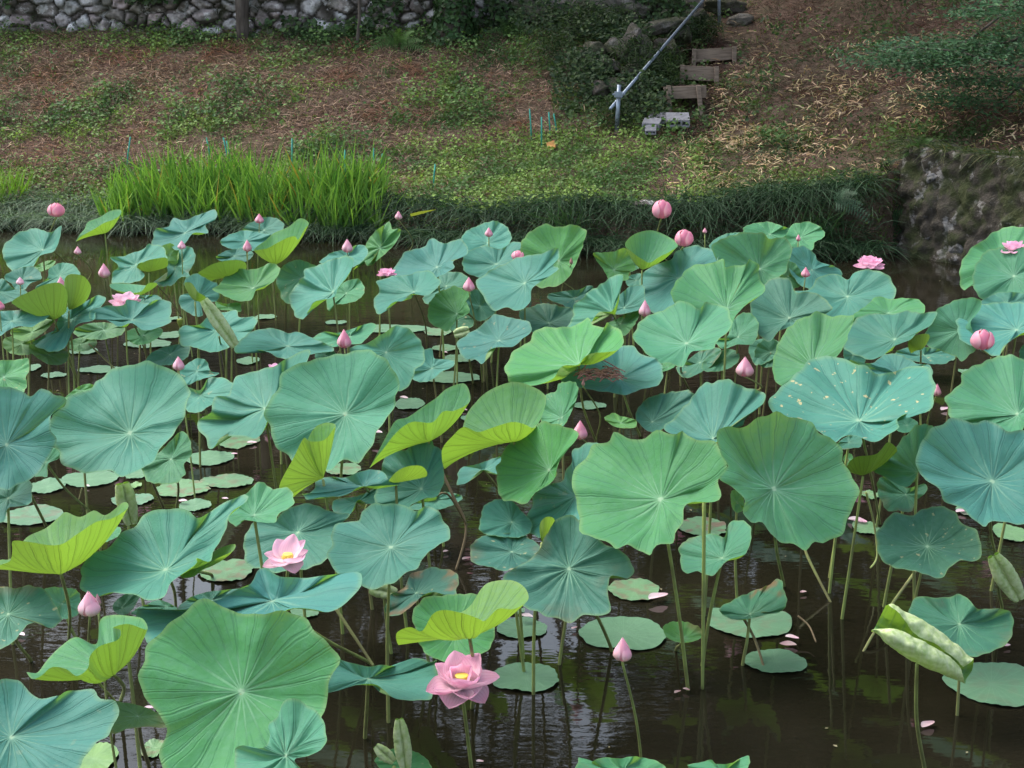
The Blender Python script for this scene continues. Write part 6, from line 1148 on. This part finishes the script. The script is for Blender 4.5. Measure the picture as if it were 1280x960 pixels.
for a in [(257,523,9,"white petal on the water left of the light blue shouldered leaf",.9,0,.03),(315,554,13,"pale petal under the light blue shouldered leaf",.7),(228,627,12,"white petal on the floating leaf beside the blue left leaf",.9,0,.02),(281,624,9,"white petal near the green wavy leaf",.8),(293,568,8,"small pink petal left of the biggest round leaf",.4),
 (505,498,13,"white curved petal right of the biggest round leaf",.9),(471,541,14,"pink and white petal under the biggest round leaf's right rim",.5,0,.05),(557,690,8,"pale petal on the water right of the large pale leaf",.7),(583,699,12,"dusky pink petal between the pale leaf and the weathered leaf",.0,.5),(658,771,17,"white petal on the floating leaf right of the lime bowl",.9,0,.03),
 (718,786,10,"faded petal left of the largest floating leaf",.5,.4),(823,747,29,"large curved pale pink petal floating near the lace holed leaf",.75,0,.02),(847,866,11,"brownish petal left of the pair at the long stalk's foot",.4,.6),(858,863,10,"brownish petal right of the pair at the long stalk's foot",.4,.55),(1160,907,24,"pale brown petal floating at the roll's stalk",.7,.35),
 (990,798,18,"purple pink petal cup beside the floating leaf with the fold",.45,.05,.02),(985,807,22,"flat faded petal below the purple pink one",.5,.45),(1004,741,10,"small faded petal on dark water below the big round leaf",.6,.4),(1259,808,11,"small pink petal right of the teal notched leaf",.5,.3),(1182,512,17,"pink petal under the rosy bud at the right",.45),
 (1072,652,26,"magenta petal on the water right of the big round leaf",.0,.15),(1203,640,18,"magenta petal in shade below the blue grey skirt",.0,.2),(26,794,13,"pale petal under the dark torn leaf at the left edge",.7),(187,886,14,"pink petal beside the dark olive strip",.4),(600,953,10,"petal floating at the bottom beside the big flower's stalk",.7,.2),
 (109,608,7,"pink petal beside the largest left leaf's stalk foot",.6),(556,441,7,"tiny pale petal below the smaller speckled floating leaf",.7),(581,513,8,"pink petal left of the glowing bowl leaf",.5,.2),(556,620,12,"pale pink petal tip by the low leaf left of the dull blue leaf",.7,.2),(1254,602,0,"",0)]:
    if a[3]: PETAL(*a)
# ------------------------------------------------------------------ bare stalks
d5 = at_h(860, 862, 0)[1]
STALK([(*tp('A',(785,465)),10.2),(*tp('A',(850,540)),10.3),(*tp('A',(912,625)),10.4)],.006,"pale bare stalk slanting down to the right at the back left")
STALK([(*tp('A',(445,760)),9.3),(*tp('A',(540,850)),9.2),(*tp('A',(625,932)),9.1)],.006,"bare stalk leaning over the water behind the largest left leaf")
STALK([(*tp('J',(400,165)),4.9),(*tp('J',(490,300)),4.85),(*tp('J',(588,450)),4.8)],.0062,"brown bare stalk slanting below the wide pale blue wing")
STALK([(*tp('H',(180,810)),6.0),(*tp('H',(210,890)),5.95),(*tp('M',(340,185)),5.8)],.0065,"grey bare stalk leaning under the big round green leaf")
STALK([(*tp('M',(735,-20)),5.9),(*tp('M',(620,140)),5.6),(*tp('M',(520,300)),5.4),(*tp('M',(450,420)),5.3),(*tp('M',(365,505)),5.2)],.0065,"long bent bare stalk passing behind the thick roll")
STALK([(*tp('F',(930,440)),6.4),(*tp('F',(985,560)),6.35),(*tp('F',(1050,720)),6.3),(*tp('F',(1000,930)),6.2)],.007,"dark broken stalk bent like a knee under the glowing bowl leaf",1.)
STALK([(*tp('F',(905,562)),6.2),(*tp('F',(935,545)),6.2),(*tp('F',(975,570)),6.25),(*tp('F',(1050,700)),6.3)],.005,"thin hooked stalk crossing the dark broken one",.9)
STALK([(*tp('K',(961,-450)),5.12),(*tp('K',(960,-340)),5.07),(*tp('K',(958,0)),5.02),(*tp('K',(952,565)),5.0)],.0075,"thick straight green stalk standing right of the big scalloped leaf",0.)
STALK([(*tp('H',(490,540)),6.1),(*tp('H',(530,700)),6.1),(*tp('H',(545,860)),6.05),(*tp('H',(512,920)),6.0)],.005,"thin green stalk with hooked end beside the bright floating leaf",.1)
STALK([(*tp('K',(1160,215)),5.3),(*tp('K',(1215,320)),5.3),(*tp('K',(1270,490)),5.15)],.006,"brown stalk bent from the half withered leaf onto the lone floating leaf",.9)
STALK([(*tp('M',(150,200)),5.5),(*tp('M',(205,250)),5.45),(*tp('M',(240,330)),5.35)],.004,"thin black twig standing by the purple pink petal",1.)
STALK([(*tp('E',(370,660)),7.2),(*tp('E',(395,580)),7.2),(*tp('E',(410,520)),7.2)],.005,"pale bare stalk in the shade below the largest left leaf",.6)
# dried tangle on its leaf
A = at_h(*tp('C', (440, 928)), .735); mb = MB(); r_ = random.Random(5)
for i in range(80):
    a = r_.uniform(-.6, .9); s = np.array([r_.uniform(-.10, .09), r_.uniform(-.08, .06), r_.uniform(0, .03)]); L = r_.uniform(.04, .10); a *= 1.8; d = np.array([math.cos(a), math.sin(a) * .7, r_.uniform(-.1, .2)])
    mb.tube(catmull([A + s - d * L * .5, A + s + np.array([0, 0, .012]), A + s + d * L * .5], 7, False), .0026, 5)
mb.tube(catmull([A + np.array([-.10, -.03, .0]), A + np.array([-.06, .0, .07]), A + np.array([0, .02, .085]), A + np.array([.09, .03, .035])], 14, False), .003, 5)
tag(mb.build("dried_tangle", M['dry']), "reddish brown dried tangle of fibres lying on a pale blue leaf", "dried tangle")

# bits of leaf and blossom drifting on the surface
n = 260; x = rng.uniform(-4.5, 4.5, n); y = rng.uniform(3.6, 14, n); k = np.abs(x) < y * .38; x, y = x[k], y[k]; n = len(x)
V, F, C = leaflets(np.stack([x, y, np.full(n, .004)], 1), np.tile([0, 0, 1.], (n, 1)) + rng.normal(0, .04, (n, 3)), rng.uniform(.006, .03, n), lerp3((.06, .05, .03), (.30, .27, .16), rng.uniform(0, 1, n)), .6)
tag(mesh_obj("floating_debris", V, F, M['litter'], origin=np.array([0, 6, 0.]), col=C, smooth=False), "small bits of leaf and blossom drifting on the pond", "debris", kind='stuff')
